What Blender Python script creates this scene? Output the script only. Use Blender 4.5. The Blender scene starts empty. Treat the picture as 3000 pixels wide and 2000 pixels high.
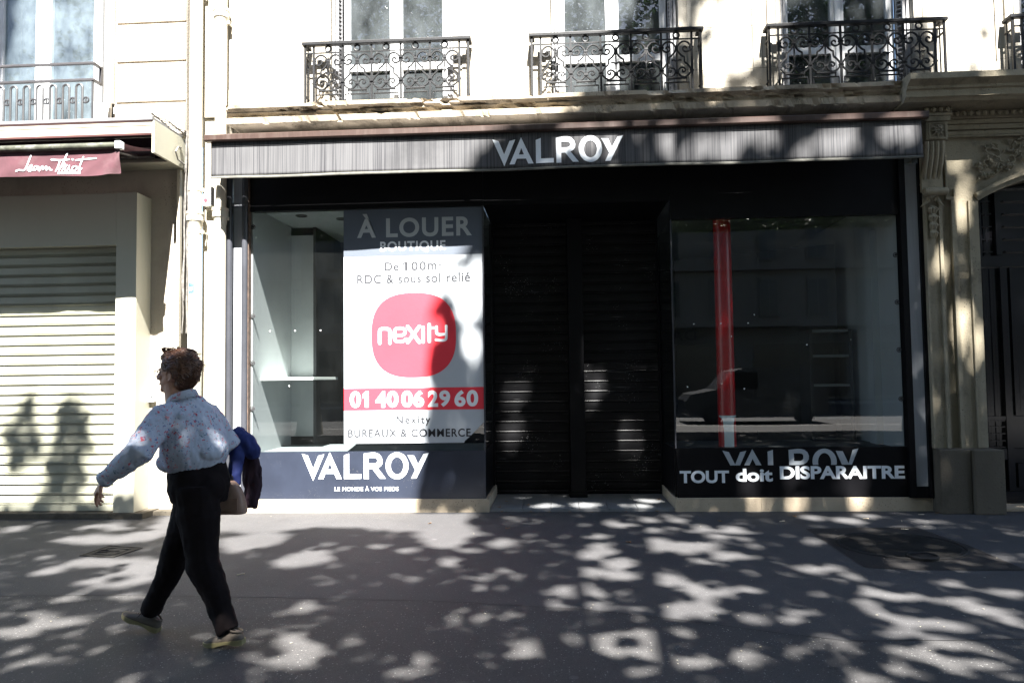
import bpy, bmesh, math, random
import numpy as np
from mathutils import Vector, Matrix, Euler, noise as mnoise
rad = math.radians
scene = bpy.context.scene
COL = scene.collection
random.seed(7)
# ------------------------------------------------------------------ camera, sky, sun, exposure
cam_d = bpy.data.cameras.new('camera')
cam_d.sensor_width = 36.0
cam_d.lens = 26.4
cam_d.clip_start = 0.05
cam_d.clip_end = 600
cam = bpy.data.objects.new('camera', cam_d)
COL.objects.link(cam)
yaw, pitch, roll = rad(3.386), rad(2.807), rad(-0.751)
fwd = Vector((-math.sin(yaw) * math.cos(pitch), math.cos(yaw) * math.cos(pitch), math.sin(pitch)))
r0 = Vector((math.cos(yaw), math.sin(yaw), 0))
u0 = r0.cross(fwd)
rgt = r0 * math.cos(roll) + u0 * math.sin(roll)
upv = u0 * math.cos(roll) - r0 * math.sin(roll)
cm = Matrix.Identity(4)
for i in range(3):
    cm[i][0], cm[i][1], cm[i][2] = rgt[i], upv[i], -fwd[i]
cm.translation = (0, -8.2, 1.45)
cam.matrix_world = cm
scene.camera = cam
SUN = Vector((0.16, -1.0, 1.25)).normalized()
sun_d = bpy.data.lights.new('sun', 'SUN')
sun_d.energy = 5.0
sun_d.angle = rad(0.53)
sun_d.color = (1.0, 0.965, 0.91)
sun = bpy.data.objects.new('sun', sun_d)
COL.objects.link(sun)
sun.rotation_euler = SUN.to_track_quat('Z', 'Y').to_euler()
sun.location = (2, -14, 16)
world = bpy.data.worlds.new('World')
scene.world = world
world.use_nodes = True
wn = world.node_tree
sky = wn.nodes.new('ShaderNodeTexSky')
sky.sky_type = 'NISHITA'
sky.sun_disc = False
sky.sun_elevation = math.asin(SUN.z)
sky.sun_rotation = math.atan2(SUN.x, SUN.y)
bg = wn.nodes['Background']
bg.inputs['Strength'].default_value = 0.05
wn.links.new(sky.outputs[0], bg.inputs['Color'])
scene.view_settings.view_transform = 'Standard'
scene.view_settings.look = 'None'
scene.view_settings.gamma = 1.0
scene.view_settings.exposure = 3.0
scene.render.engine = 'CYCLES'
scene.cycles.use_denoising = True
scene.cycles.max_bounces = 8
scene.cycles.transparent_max_bounces = 16
scene.cycles.sample_clamp_indirect = 4.0
scene.cycles.caustics_reflective = False
scene.cycles.caustics_refractive = False

# ------------------------------------------------------------------ mesh helpers
class MB:
    """collects shapes; build() links them as ONE mesh object"""
    def __init__(s):
        s.v, s.f = [], []
    def add(s, vs, fs):
        b = len(s.v)
        s.v += [tuple(p) for p in vs]
        s.f += [tuple(b + i for i in f) for f in fs]
        return s
    def box(s, x0, x1, y0, y1, z0, z1, ch=0.0):
        if ch <= 0:
            return s.add([(x, y, z) for x in (x0, x1) for y in (y0, y1) for z in (z0, z1)],
                         [(0, 1, 3, 2), (4, 6, 7, 5), (0, 4, 5, 1), (2, 3, 7, 6), (0, 2, 6, 4), (1, 5, 7, 3)])
        bm = bmesh.new()
        bmesh.ops.create_cube(bm, size=1.0)
        for v in bm.verts:
            v.co = ((x0 + x1) / 2 + v.co.x * (x1 - x0), (y0 + y1) / 2 + v.co.y * (y1 - y0), (z0 + z1) / 2 + v.co.z * (z1 - z0))
        bmesh.ops.bevel(bm, geom=bm.edges[:], offset=ch, segments=2, profile=0.6, affect='EDGES')
        return s.bm(bm)
    def bm(s, bm):
        bm.verts.index_update()
        s.add([v.co.copy() for v in bm.verts], [[v.index for v in f.verts] for f in bm.faces])
        bm.free()
        return s
    def prism_x(s, prof, x0, x1, n=1, jit=None):
        """profile of (y, z) points swept along X, closed"""
        m = len(prof)
        vs = []
        for k in range(n + 1):
            x = x0 + (x1 - x0) * k / n
            for i, (y, z) in enumerate(prof):
                d = jit(x, y, z, i) if jit else (0, 0)
                vs.append((x, y + d[0], z + d[1]))
        fs = [(k * m + i, k * m + (i + 1) % m, (k + 1) * m + (i + 1) % m, (k + 1) * m + i) for k in range(n) for i in range(m)]
        fs += [tuple(range(m))[::-1], tuple(n * m + i for i in range(m))]
        return s.add(vs, fs)
    def prism_y(s, poly, y0, y1):
        """polygon of (x, z) points swept along Y"""
        m = len(poly)
        vs = [(x, y0, z) for x, z in poly] + [(x, y1, z) for x, z in poly]
        fs = [(i, (i + 1) % m, m + (i + 1) % m, m + i) for i in range(m)] + [tuple(range(m))[::-1], tuple(range(m, 2 * m))]
        return s.add(vs, fs)
    def prism_z(s, poly, z0, z1):
        m = len(poly)
        vs = [(x, y, z0) for x, y in poly] + [(x, y, z1) for x, y in poly]
        fs = [(i, (i + 1) % m, m + (i + 1) % m, m + i) for i in range(m)] + [tuple(range(m))[::-1], tuple(range(m, 2 * m))]
        return s.add(vs, fs)
    def tube(s, path, r, n=8, flat=1.0, side=None, cap=True, closed=False):
        """round (or flattened) tube along path; r is a number or a list; flat scales the axis across 'side'"""
        P = [Vector(p) for p in path]
        k = len(P)
        R = r if isinstance(r, (list, tuple)) else [r] * k
        FL = flat if isinstance(flat, (list, tuple)) else [flat] * k
        vs, prev = [], None
        for i in range(k):
            if closed:
                t = P[(i + 1) % k] - P[i - 1]
            else:
                t = P[min(i + 1, k - 1)] - P[max(i - 1, 0)]
            t.normalize()
            if side is not None:
                a = Vector(side) - t * Vector(side).dot(t)
            elif prev is not None:
                a = prev - t * prev.dot(t)
            else:
                q = Vector((0, 0, 1)) if abs(t.z) < 0.9 else Vector((1, 0, 0))
                a = q - t * q.dot(t)
            a.normalize()
            prev = a
            b = t.cross(a)
            for j in range(n):
                th = 2 * math.pi * j / n
                vs.append(P[i] + a * (R[i] * math.cos(th)) + b * (R[i] * FL[i] * math.sin(th)))
        kk = k if closed else k - 1
        fs = [(i * n + j, i * n + (j + 1) % n, ((i + 1) % k) * n + (j + 1) % n, ((i + 1) % k) * n + j) for i in range(kk) for j in range(n)]
        if cap and not closed:
            fs += [tuple(range(n))[::-1], tuple((k - 1) * n + j for j in range(n))]
        return s.add(vs, fs)
    def ball(s, c, r, n=12, m=8, M=None):
        """ellipsoid; r is a number or (rx, ry, rz); M an optional 3x3 turning it"""
        rr = r if isinstance(r, (list, tuple)) else (r, r, r)
        c = Vector(c)
        vs = []
        for i in range(m + 1):
            ph = math.pi * i / m
            for j in range(n):
                th = 2 * math.pi * j / n
                p = Vector((rr[0] * math.sin(ph) * math.cos(th), rr[1] * math.sin(ph) * math.sin(th), rr[2] * math.cos(ph)))
                vs.append(c + (M @ p if M else p))
        fs = [(i * n + j, (i + 1) * n + j, (i + 1) * n + (j + 1) % n, i * n + (j + 1) % n) for i in range(m) for j in range(n)]
        return s.add(vs, fs)
    def ring(s, c, R, r, n=24, k=6, axis='y', flat=1.0):
        pts = []
        for i in range(n):
            th = 2 * math.pi * i / n
            a, b = R * math.cos(th), R * math.sin(th)
            pts.append((c[0] + a, c[1], c[2] + b) if axis == 'y' else ((c[0] + a, c[1] + b, c[2]) if axis == 'z' else (c[0], c[1] + a, c[2] + b)))
        return s.tube(pts, r, k, closed=True)
    def disc_y(s, c, r, y0, y1, n=20):
        return s.prism_y([(c[0] + r * math.cos(2 * math.pi * i / n), c[1] + r * math.sin(2 * math.pi * i / n)) for i in range(n)], y0, y1)
    def mesh(s, name):
        me = bpy.data.meshes.new(name)
        me.from_pydata(s.v, [], s.f)
        bm = bmesh.new()
        bm.from_mesh(me)
        bmesh.ops.remove_doubles(bm, verts=bm.verts, dist=1e-6)
        bmesh.ops.recalc_face_normals(bm, faces=bm.faces)
        bm.to_mesh(me)
        bm.free()
        return me
    def build(s, name, mat, parent=None, smooth=False):
        me = s.mesh(name)
        return link(name, me, mat, parent, smooth)

def link(name, me, mat, parent=None, smooth=False):
    if mat is not None:
        me.materials.clear()
        me.materials.append(mat)
    if smooth:
        me.polygons.foreach_set('use_smooth', [True] * len(me.polygons))
        try:
            me.set_sharp_from_angle(angle=rad(smooth if smooth is not True else 50))
        except Exception:
            pass
    o = bpy.data.objects.new(name, me)
    COL.objects.link(o)
    if parent is not None:
        own(o, parent)
    return o

def world_loc(o):
    l = Vector(o.location)
    while o.parent is not None:
        l = l + o.matrix_parent_inverse.translation
        o = o.parent
        l = l + o.location
    return l
def own(o, parent):
    o.parent = parent
    o.matrix_parent_inverse = Matrix.Translation(-world_loc(parent))
def tag(o, label=None, cat=None, group=None, kind=None):
    if label: o['label'] = label
    if cat: o['category'] = cat
    if group: o['group'] = group
    if kind: o['kind'] = kind
    return o
def thing(name, loc, label, cat, group=None):
    o = bpy.data.objects.new(name, None)
    o.empty_display_size = 0.2
    o.location = loc
    COL.objects.link(o)
    return tag(o, label, cat, group)
def struct(name, mb, mat, smooth=False):
    return tag(mb.build(name, mat, None, smooth), kind='structure')

def fuse(mb, voxel, smooth=3, name='m'):
    """melt overlapping shapes into one continuous surface"""
    me = mb.mesh(name)
    o = bpy.data.objects.new(name, me)
    COL.objects.link(o)
    r = o.modifiers.new('r', 'REMESH')
    r.mode = 'VOXEL'
    r.voxel_size = voxel
    if smooth:
        q = o.modifiers.new('s', 'SMOOTH')
        q.factor = 0.5
        q.iterations = smooth
    dg = bpy.context.evaluated_depsgraph_get()
    out = bpy.data.meshes.new_from_object(o.evaluated_get(dg))
    bpy.data.objects.remove(o)
    return out
def wrinkle(me, amp, scale, stretch=(1, 1, 1), seed=0.0):
    n = [v.normal.copy() for v in me.vertices]
    for v, nn in zip(me.vertices, n):
        p = Vector((v.co.x * stretch[0], v.co.y * stretch[1], v.co.z * stretch[2])) * scale + Vector((seed, seed * 1.7, 3.1))
        h = mnoise.fractal(p, 0.8, 2.1, 3)
        v.co += nn * (amp * h)
    me.update()
    return me

# ------------------------------------------------------------------ lettering
def curve_mesh(c):
    o = bpy.data.objects.new('c', c)
    COL.objects.link(o)
    dg = bpy.context.evaluated_depsgraph_get()
    me = bpy.data.meshes.new_from_object(o.evaluated_get(dg))
    bpy.data.objects.remove(o)
    return me
def text_verts(body, off=0.0, spacing=1.0, shear=0.0):
    c = bpy.data.curves.new('t', 'FONT')
    c.body = body
    c.size = 1.0
    c.offset = off
    c.space_character = spacing
    c.shear = shear
    c.resolution_u = 6
    me = curve_mesh(c)
    return [v.co.copy() for v in me.vertices], [tuple(p.vertices) for p in me.polygons]
def poly_verts(polys, thick=0.0):
    c = bpy.data.curves.new('p', 'CURVE')
    c.dimensions = '2D'
    c.fill_mode = 'BOTH'
    for pl in polys:
        s = c.splines.new('POLY')
        s.points.add(len(pl) - 1)
        for q, (x, y) in zip(s.points, pl):
            q.co = (x, y, 0, 1)
        s.use_cyclic_u = True
    me = curve_mesh(c)
    return [v.co.copy() for v in me.vertices], [tuple(p.vertices) for p in me.polygons]
def stroke_poly(pts, w, cap=0.0):
    P = [Vector(p).to_2d() for p in pts]
    L, R = [], []
    for i, p in enumerate(P):
        d0 = (p - P[i - 1]).normalized() if i else (P[1] - p).normalized()
        d1 = (P[i + 1] - p).normalized() if i < len(P) - 1 else d0
        t = (d0 + d1)
        t = t.normalized() if t.length > 1e-6 else d0
        n = Vector((-t.y, t.x))
        k = w / 2 / max(0.5, n.dot(Vector((-d0.y, d0.x))))
        L.append(p + n * k)
        R.append(p - n * k)
    return L, R
def stroke_verts(strokes):
    """each stroke (points, width) a ribbon; stacked a hair apart so that none share a plane"""
    vs, fs = [], []
    for q, (pts, w) in enumerate(strokes):
        L, R = stroke_poly(smooth_line(pts), w)
        b = len(vs)
        z = q * 0.0004
        for l, r in zip(L, R):
            vs += [Vector((l.x, l.y, z)), Vector((r.x, r.y, z))]
        fs += [(b + 2 * i, b + 2 * i + 1, b + 2 * i + 3, b + 2 * i + 2) for i in range(len(L) - 1)]
        for e, sgn in ((0, -1), (len(L) - 1, 1)):              # round ends
            c = (L[e] + R[e]) / 2
            d = (L[e] - R[e]) / 2
            b2 = len(vs)
            t = Vector((d.y, -d.x)) * sgn
            vs += [Vector((*(c + d * math.cos(a) + t * math.sin(a)), z)) for a in [math.pi * k / 6 for k in range(7)]]
            fs.append(tuple(range(b2, b2 + 7)))
    return vs, fs
def smooth_line(pts, it=2):
    P = [Vector(p) for p in pts]
    if len(P) < 3:
        return P
    for _ in range(it):
        Q = [P[0]]
        for a, b in zip(P[:-1], P[1:]):
            Q += [a * 0.75 + b * 0.25, a * 0.25 + b * 0.75]
        Q.append(P[-1])
        P = Q
    return P
def place_text(vf, x0, x1, z0, z1, y, fit_mode='xz', bend=None):
    """lay flat letter faces on the vertical plane y, facing the street, fitted to the box; returns MB"""
    vs, fs = vf
    ax, bx = min(v.x for v in vs), max(v.x for v in vs)
    ay, by = min(v.y for v in vs), max(v.y for v in vs)
    sx = (x1 - x0) / (bx - ax)
    sy = (z1 - z0) / (by - ay)
    mb = MB()
    out = []
    for v in vs:
        X, Z = x0 + (v.x - ax) * sx, z0 + (v.y - ay) * sy
        Y = y - v.z - (bend(X, Z) if bend else 0)
        out.append((X, Y, Z))
    mb.add(out, fs)
    return mb
def build_flat(mb, name, mat, parent):
    me = bpy.data.meshes.new(name)
    me.from_pydata(mb.v, [], mb.f)
    return link(name, me, mat, parent)

# ------------------------------------------------------------------ materials
def new_mat(name):
    m = bpy.data.materials.new(name)
    m.use_nodes = True
    nt = m.node_tree
    return m, nt, nt.nodes['Principled BSDF']
def N(nt, t, **kw):
    n = nt.nodes.new(t)
    for k, v in kw.items():
        if k in n.inputs:
            n.inputs[k].default_value = v
        else:
            setattr(n, k, v)
    return n
def objco(nt, scale=(1, 1, 1)):
    tc = nt.nodes.new('ShaderNodeTexCoord')
    mp = nt.nodes.new('ShaderNodeMapping')
    mp.inputs['Scale'].default_value = scale
    nt.links.new(tc.outputs['Object'], mp.inputs['Vector'])
    return mp.outputs['Vector']
def noise_fac(nt, co, scale, detail=4, lo=0.35, hi=0.65, rough=0.6):
    n = N(nt, 'ShaderNodeTexNoise', Scale=scale, Detail=detail, Roughness=rough)
    nt.links.new(co, n.inputs['Vector'])
    r = N(nt, 'ShaderNodeMapRange')
    r.inputs['From Min'].default_value = lo
    r.inputs['From Max'].default_value = hi
    nt.links.new(n.outputs['Fac'], r.inputs['Value'])
    return r.outputs[0]
def mixc(nt, fac, a, b, blend='MIX'):
    m = nt.nodes.new('ShaderNodeMix')
    m.data_type = 'RGBA'
    m.blend_type = blend
    for sock, v in ((m.inputs[0], fac), (m.inputs[6], a), (m.inputs[7], b)):
        if hasattr(v, 'links'):
            nt.links.new(v, sock)
        elif isinstance(v, (int, float)):
            sock.default_value = v
        else:
            sock.default_value = (*v[:3], 1)
    return m.outputs[2]
def math_n(nt, op, a, b=None):
    m = nt.nodes.new('ShaderNodeMath')
    m.operation = op
    for s, v in ((m.inputs[0], a), (m.inputs[1], b)):
        if v is None: continue
        if hasattr(v, 'links'): nt.links.new(v, s)
        else: s.default_value = v
    return m.outputs[0]
def bump(nt, bsdf, h, strength=0.3, dist=0.01):
    b = N(nt, 'ShaderNodeBump')
    b.inputs['Strength'].default_value = strength
    b.inputs['Distance'].default_value = dist
    nt.links.new(h, b.inputs['Height'])
    nt.links.new(b.outputs[0], bsdf.inputs['Normal'])
def mk(name, col, rough=0.7, var=0.12, vs=2.5, fine=40, bmp=0.15, spec=0.5, metal=0.0, dirt=None, dirt_amt=0.5, dirt_scale=1.5, stretch=(1, 1, 1), speck=None, speck_scale=60, speck_th=0.16, coat=0):
    """general painted / stone / metal surface: tone drift, fine grain bump, optional dirt and specks"""
    m, nt, b = new_mat(name)
    co = objco(nt, stretch)
    c0 = tuple(max(0, x * (1 - var)) for x in col)
    c1 = tuple(x * (1 + var) for x in col)
    c = mixc(nt, noise_fac(nt, co, vs), c0, c1)
    if dirt:
        c = mixc(nt, math_n(nt, 'MULTIPLY', noise_fac(nt, co, dirt_scale, 8, 0.5, 0.72, 0.7), dirt_amt), c, dirt)
    if speck:
        v = N(nt, 'ShaderNodeTexVoronoi', Scale=speck_scale)
        nt.links.new(co, v.inputs['Vector'])
        s = math_n(nt, 'LESS_THAN', v.outputs['Distance'], speck_th)
        s = math_n(nt, 'MULTIPLY', s, noise_fac(nt, co, 3.3, 3, 0.52, 0.6))
        c = mixc(nt, s, c, speck)
    nt.links.new(c, b.inputs['Base Color'])
    b.inputs['Roughness'].default_value = rough
    b.inputs['Metallic'].default_value = metal
    b.inputs['Specular IOR Level'].default_value = spec
    if coat: b.inputs['Coat Weight'].default_value = coat
    if bmp:
        n = N(nt, 'ShaderNodeTexNoise', Scale=fine, Detail=5)
        nt.links.new(co, n.inputs['Vector'])
        bump(nt, b, n.outputs['Fac'], bmp, 0.006)
    return m
def mk_stone(name, col, joints=None, stain=(0.05, 0.045, 0.035), stain_amt=0.35, pits=True, streak=0.25):
    m, nt, b = new_mat(name)
    co = objco(nt)
    c = mixc(nt, noise_fac(nt, co, 1.3, 5), tuple(x * 0.86 for x in col), tuple(x * 1.1 for x in col))
    c = mixc(nt, math_n(nt, 'MULTIPLY', noise_fac(nt, objco(nt, (9, 9, 0.6)), 1.0, 5, 0.5, 0.75), streak), c, tuple(x * 0.55 for x in col))
    c = mixc(nt, math_n(nt, 'MULTIPLY', noise_fac(nt, co, 2.2, 9, 0.52, 0.7, 0.72), stain_amt), c, stain)
    if joints:
        w, h = joints
        br = N(nt, 'ShaderNodeTexBrick', Scale=1.0)
        br.inputs['Mortar Size'].default_value = 0.003
        br.inputs['Mortar Smooth'].default_value = 0.3
        br.inputs['Brick Width'].default_value = w
        br.inputs['Row Height'].default_value = h
        tc = nt.nodes.new('ShaderNodeTexCoord')
        sx = nt.nodes.new('ShaderNodeSeparateXYZ')
        cx = nt.nodes.new('ShaderNodeCombineXYZ')
        nt.links.new(tc.outputs['Object'], sx.inputs[0])
        nt.links.new(sx.outputs[0], cx.inputs[0])
        nt.links.new(sx.outputs[2], cx.inputs[1])
        nt.links.new(cx.outputs[0], br.inputs['Vector'])
        c = mixc(nt, math_n(nt, 'MULTIPLY', br.outputs['Fac'], 0.8), c, tuple(x * 0.16 for x in col))
    hgt = noise_fac(nt, co, 55, 6, 0.3, 0.7)
    if pits:
        v = N(nt, 'ShaderNodeTexVoronoi', Scale=38)
        nt.links.new(co, v.inputs['Vector'])
        p = math_n(nt, 'LESS_THAN', v.outputs['Distance'], 0.2)
        p = math_n(nt, 'MULTIPLY', p, noise_fac(nt, co, 2.6, 4, 0.5, 0.62))
        c = mixc(nt, math_n(nt, 'MULTIPLY', p, 0.8), c, tuple(x * 0.18 for x in col))
        hgt = math_n(nt, 'SUBTRACT', hgt, p)
    nt.links.new(c, b.inputs['Base Color'])
    b.inputs['Roughness'].default_value = 0.9
    b.inputs['Specular IOR Level'].default_value = 0.2
    bump(nt, b, hgt, 0.35, 0.006)
    return m
def mk_asphalt(name, col, agg, light_th, coarse):
    m, nt, b = new_mat(name)
    co = objco(nt)
    c = mixc(nt, noise_fac(nt, co, 0.9, 6, 0.3, 0.7), tuple(x * 0.82 for x in col), tuple(x * 1.15 for x in col))
    c = mixc(nt, math_n(nt, 'MULTIPLY', noise_fac(nt, co, 3.0, 8, 0.55, 0.75), 0.35), c, tuple(x * 0.5 for x in col))
    hs = None
    for sc, th, amt in ((coarse, light_th, 1.0), (coarse * 2.1, light_th * 0.9, 0.7)):
        v = N(nt, 'ShaderNodeTexVoronoi', Scale=sc)
        nt.links.new(co, v.inputs['Vector'])
        sep = nt.nodes.new('ShaderNodeSeparateColor')
        nt.links.new(v.outputs['Color'], sep.inputs[0])
        pick = math_n(nt, 'LESS_THAN', sep.outputs[0], th)
        dot = math_n(nt, 'LESS_THAN', v.outputs['Distance'], 0.33)
        f = math_n(nt, 'MULTIPLY', math_n(nt, 'MULTIPLY', pick, dot), amt)
        c = mixc(nt, f, c, agg)
        dk = math_n(nt, 'MULTIPLY', math_n(nt, 'MULTIPLY', math_n(nt, 'GREATER_THAN', sep.outputs[1], 0.72), dot), 0.55)
        c = mixc(nt, dk, c, tuple(x * 0.3 for x in col))
        hs = v.outputs['Distance'] if hs is None else hs
    g = N(nt, 'ShaderNodeTexVoronoi', Scale=3.2)
    nt.links.new(co, g.inputs['Vector'])
    sg = nt.nodes.new('ShaderNodeSeparateColor')
    nt.links.new(g.outputs['Color'], sg.inputs[0])
    spot = math_n(nt, 'MULTIPLY', math_n(nt, 'LESS_THAN', g.outputs['Distance'], 0.075), math_n(nt, 'LESS_THAN', sg.outputs[0], 0.42))
    c = mixc(nt, math_n(nt, 'MULTIPLY', spot, 0.6), c, mixc(nt, math_n(nt, 'GREATER_THAN', sg.outputs[1], 0.45), tuple(x * 0.4 for x in col), tuple(x * 1.9 for x in col)))
    nt.links.new(c, b.inputs['Base Color'])
    b.inputs['Roughness'].default_value = 0.75
    b.inputs['Specular IOR Level'].default_value = 0.35
    bump(nt, b, math_n(nt, 'ADD', hs, noise_fac(nt, co, coarse * 3, 4)), 0.5, 0.004)
    return m
def mk_glass(name, dust=0.05, tint=(0.82, 0.9, 0.9), dust_col=(0.6, 0.65, 0.66), streaks=True, rough=0.0):
    """window pane: clear, mirror-like by Fresnel, with a thin film of dust that catches the sun"""
    m, nt, b = new_mat(name)
    nt.nodes.remove(b)
    out = nt.nodes['Material Output']
    tr = N(nt, 'ShaderNodeBsdfTransparent')
    tr.inputs['Color'].default_value = (*tint, 1)
    gl = N(nt, 'ShaderNodeBsdfGlossy')
    gl.inputs['Roughness'].default_value = rough
    gl.inputs['Color'].default_value = (1, 1, 1, 1)
    lw = N(nt, 'ShaderNodeLayerWeight', Blend=0.5)             # Schlick's curve, the same from both sides of the sheet
    fac = math_n(nt, 'ADD', math_n(nt, 'MULTIPLY', math_n(nt, 'POWER', lw.outputs['Facing'], 5.0), 0.93), 0.065)
    co = objco(nt)
    n = N(nt, 'ShaderNodeTexNoise', Scale=0.9, Detail=1)
    nt.links.new(co, n.inputs['Vector'])
    bp = N(nt, 'ShaderNodeBump')
    bp.inputs['Strength'].default_value = 0.06
    bp.inputs['Distance'].default_value = 0.02
    nt.links.new(n.outputs['Fac'], bp.inputs['Height'])
    nt.links.new(bp.outputs[0], gl.inputs['Normal'])
    mx = N(nt, 'ShaderNodeMixShader')
    nt.links.new(fac, mx.inputs[0])
    nt.links.new(tr.outputs[0], mx.inputs[1])
    nt.links.new(gl.outputs[0], mx.inputs[2])
    df = N(nt, 'ShaderNodeBsdfDiffuse')
    df.inputs['Color'].default_value = (*dust_col, 1)
    m2 = N(nt, 'ShaderNodeMixShader')
    f = math_n(nt, 'MULTIPLY', noise_fac(nt, objco(nt, (2, 2, 1.2)), 2.0, 8, 0.2, 0.8), dust * 1.6)
    v = N(nt, 'ShaderNodeTexVoronoi', Scale=26)
    nt.links.new(co, v.inputs['Vector'])
    sp = math_n(nt, 'MULTIPLY', math_n(nt, 'LESS_THAN', v.outputs['Distance'], 0.09), noise_fac(nt, co, 2.0, 3, 0.55, 0.65))
    f = math_n(nt, 'ADD', f, math_n(nt, 'MULTIPLY', sp, min(0.6, dust * 6)))
    nt.links.new(f, m2.inputs[0])
    nt.links.new(mx.outputs[0], m2.inputs[1])
    nt.links.new(df.outputs[0], m2.inputs[2])
    nt.links.new(m2.outputs[0], out.inputs['Surface'])
    return m
MAT = {}
MAT['stone'] = mk_stone('pale_limestone', (0.40, 0.37, 0.315), joints=(0.92, 0.48), stain_amt=0.32, streak=0.3)
MAT['stone_trim'] = mk_stone('weathered_limestone', (0.34, 0.29, 0.22), stain_amt=0.85, streak=0.45)
MAT['stone_portal'] = mk_stone('grimy_carved_limestone', (0.30, 0.265, 0.195), stain_amt=0.6, streak=0.45)
MAT['stone_base'] = mk_stone('dark_plinth_stone', (0.115, 0.10, 0.078), stain_amt=0.7, streak=0.3)
MAT['plaster'] = mk_stone('cream_render', (0.50, 0.47, 0.40), stain_amt=0.25, streak=0.12, pits=False)
MAT['left_stone'] = mk_stone('smooth_limestone', (0.44, 0.40, 0.34), stain_amt=0.28, streak=0.2)
MAT['plinth'] = mk_stone('beige_stone_plinth', (0.42, 0.35, 0.26), stain_amt=0.3, streak=0.1)
MAT['slab'] = mk_stone('grey_stone_slab', (0.17, 0.175, 0.18), stain_amt=0.3, streak=0.0)
MAT['iron'] = mk('painted_wrought_iron', (0.007, 0.0075, 0.009), 0.5, 0.3, 8, 60, 0.2, spec=0.25)
MAT['grey_iron'] = mk('grey_painted_steel', (0.032, 0.033, 0.036), 0.45, 0.15, 6)
MAT['dark_rail'] = mk('dark_bronze_steel', (0.04, 0.038, 0.04), 0.4, 0.2)
MAT['white_wood'] = mk('worn_white_paint', (0.62, 0.63, 0.64), 0.55, 0.1, 5, 40, 0.15, dirt=(0.16, 0.17, 0.17), dirt_amt=0.5, stretch=(6, 6, 1))
MAT['louvre'] = mk('shutter_paint', (0.36, 0.36, 0.37), 0.6, 0.12, 6, dirt=(0.1, 0.09, 0.08), dirt_amt=0.4)
MAT['win_glass'] = mk_glass('dusty_window_glass', 0.08, (0.6, 0.66, 0.68), (0.55, 0.62, 0.66))
MAT['shop_glass'] = mk_glass('shop_window_glass', 0.005, (0.84, 0.875, 0.875), (0.6, 0.65, 0.64))
MAT['black'] = mk('black_lacquered_panel', (0.005, 0.005, 0.006), 0.4, 0.2, 3, 30, 0.03, spec=0.12)
MAT['navy'] = mk('dark_slate_laminate', (0.022, 0.027, 0.042), 0.28, 0.15, 2, 30, 0.03, speck=(0.22, 0.21, 0.19), speck_scale=60, speck_th=0.11)
MAT['steel_panel'] = mk('brushed_aluminium_strip', (0.30, 0.315, 0.34), 0.5, 0.06, 3, 60, 0.05, stretch=(30, 30, 1))
MAT['tube'] = mk('dark_anodised_tube', (0.04, 0.042, 0.05), 0.35, 0.15)
MAT['rust'] = mk('rusty_edge_strip', (0.09, 0.06, 0.045), 0.7, 0.4, 20)
MAT['pipe'] = mk('cream_painted_pipe', (0.52, 0.485, 0.40), 0.5, 0.06, 4, dirt=(0.25, 0.22, 0.16), dirt_amt=0.3)
MAT['cream_metal'] = mk('cream_lacquered_metal', (0.42, 0.41, 0.33), 0.45, 0.05, 1.5, dirt=(0.2, 0.18, 0.13), dirt_amt=0.15)
MAT['cream_slat'] = mk('cream_shutter_slat', (0.33, 0.33, 0.262), 0.4, 0.07, 2, dirt=(0.15, 0.14, 0.1), dirt_amt=0.25)
MAT['white_paint'] = mk('white_wall_paint', (0.40, 0.42, 0.425), 0.6, 0.04, 2)
MAT['int_grey'] = mk('grey_interior_paint', (0.20, 0.22, 0.225), 0.6, 0.06, 2)
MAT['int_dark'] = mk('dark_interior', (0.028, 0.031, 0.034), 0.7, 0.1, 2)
MAT['red_col'] = mk('glossy_red_paint', (0.42, 0.008, 0.012), 0.3, 0.06, 3)
MAT['white_gloss'] = mk('white_laminate', (0.72, 0.76, 0.74), 0.35, 0.05, 6, dirt=(0.4, 0.42, 0.4), dirt_amt=0.3)
MAT['vinyl_white'] = mk('white_vinyl_letter', (0.66, 0.70, 0.74), 0.45, 0.05, 9)
MAT['vinyl_grey'] = mk('silver_vinyl_letter', (0.34, 0.37, 0.40), 0.4, 0.08, 6)
MAT['poster_white'] = mk('white_poster_sheet', (0.42, 0.45, 0.48), 0.55, 0.03, 2)
MAT['poster_dark'] = mk('slate_poster_band', (0.075, 0.09, 0.115), 0.55, 0.05, 2)
MAT['poster_red'] = mk('red_poster_ink', (0.72, 0.035, 0.055), 0.5, 0.05, 2)
MAT['poster_text'] = mk('dark_grey_poster_ink', (0.014, 0.015, 0.02), 0.6, 0.05, 3)
MAT['poster_light'] = mk('pale_grey_poster_ink', (0.40, 0.42, 0.42), 0.55, 0.04, 3)
MAT['white_ink'] = mk('white_poster_ink', (0.80, 0.82, 0.84), 0.55, 0.03, 3)
MAT['brown_metal'] = mk('brown_lacquered_metal', (0.040, 0.022, 0.017), 0.4, 0.12, 6, dirt=(0.10, 0.08, 0.07), dirt_amt=0.4, stretch=(10, 10, 1))
MAT['dark_fabric'] = mk('faded_black_canvas', (0.05, 0.05, 0.056), 0.85, 0.3, 5)
MAT['bark'] = mk('plane_tree_bark', (0.16, 0.14, 0.10), 0.9, 0.35, 5, 20, 0.5, dirt=(0.3, 0.29, 0.2), dirt_amt=0.6, dirt_scale=4)
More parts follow.
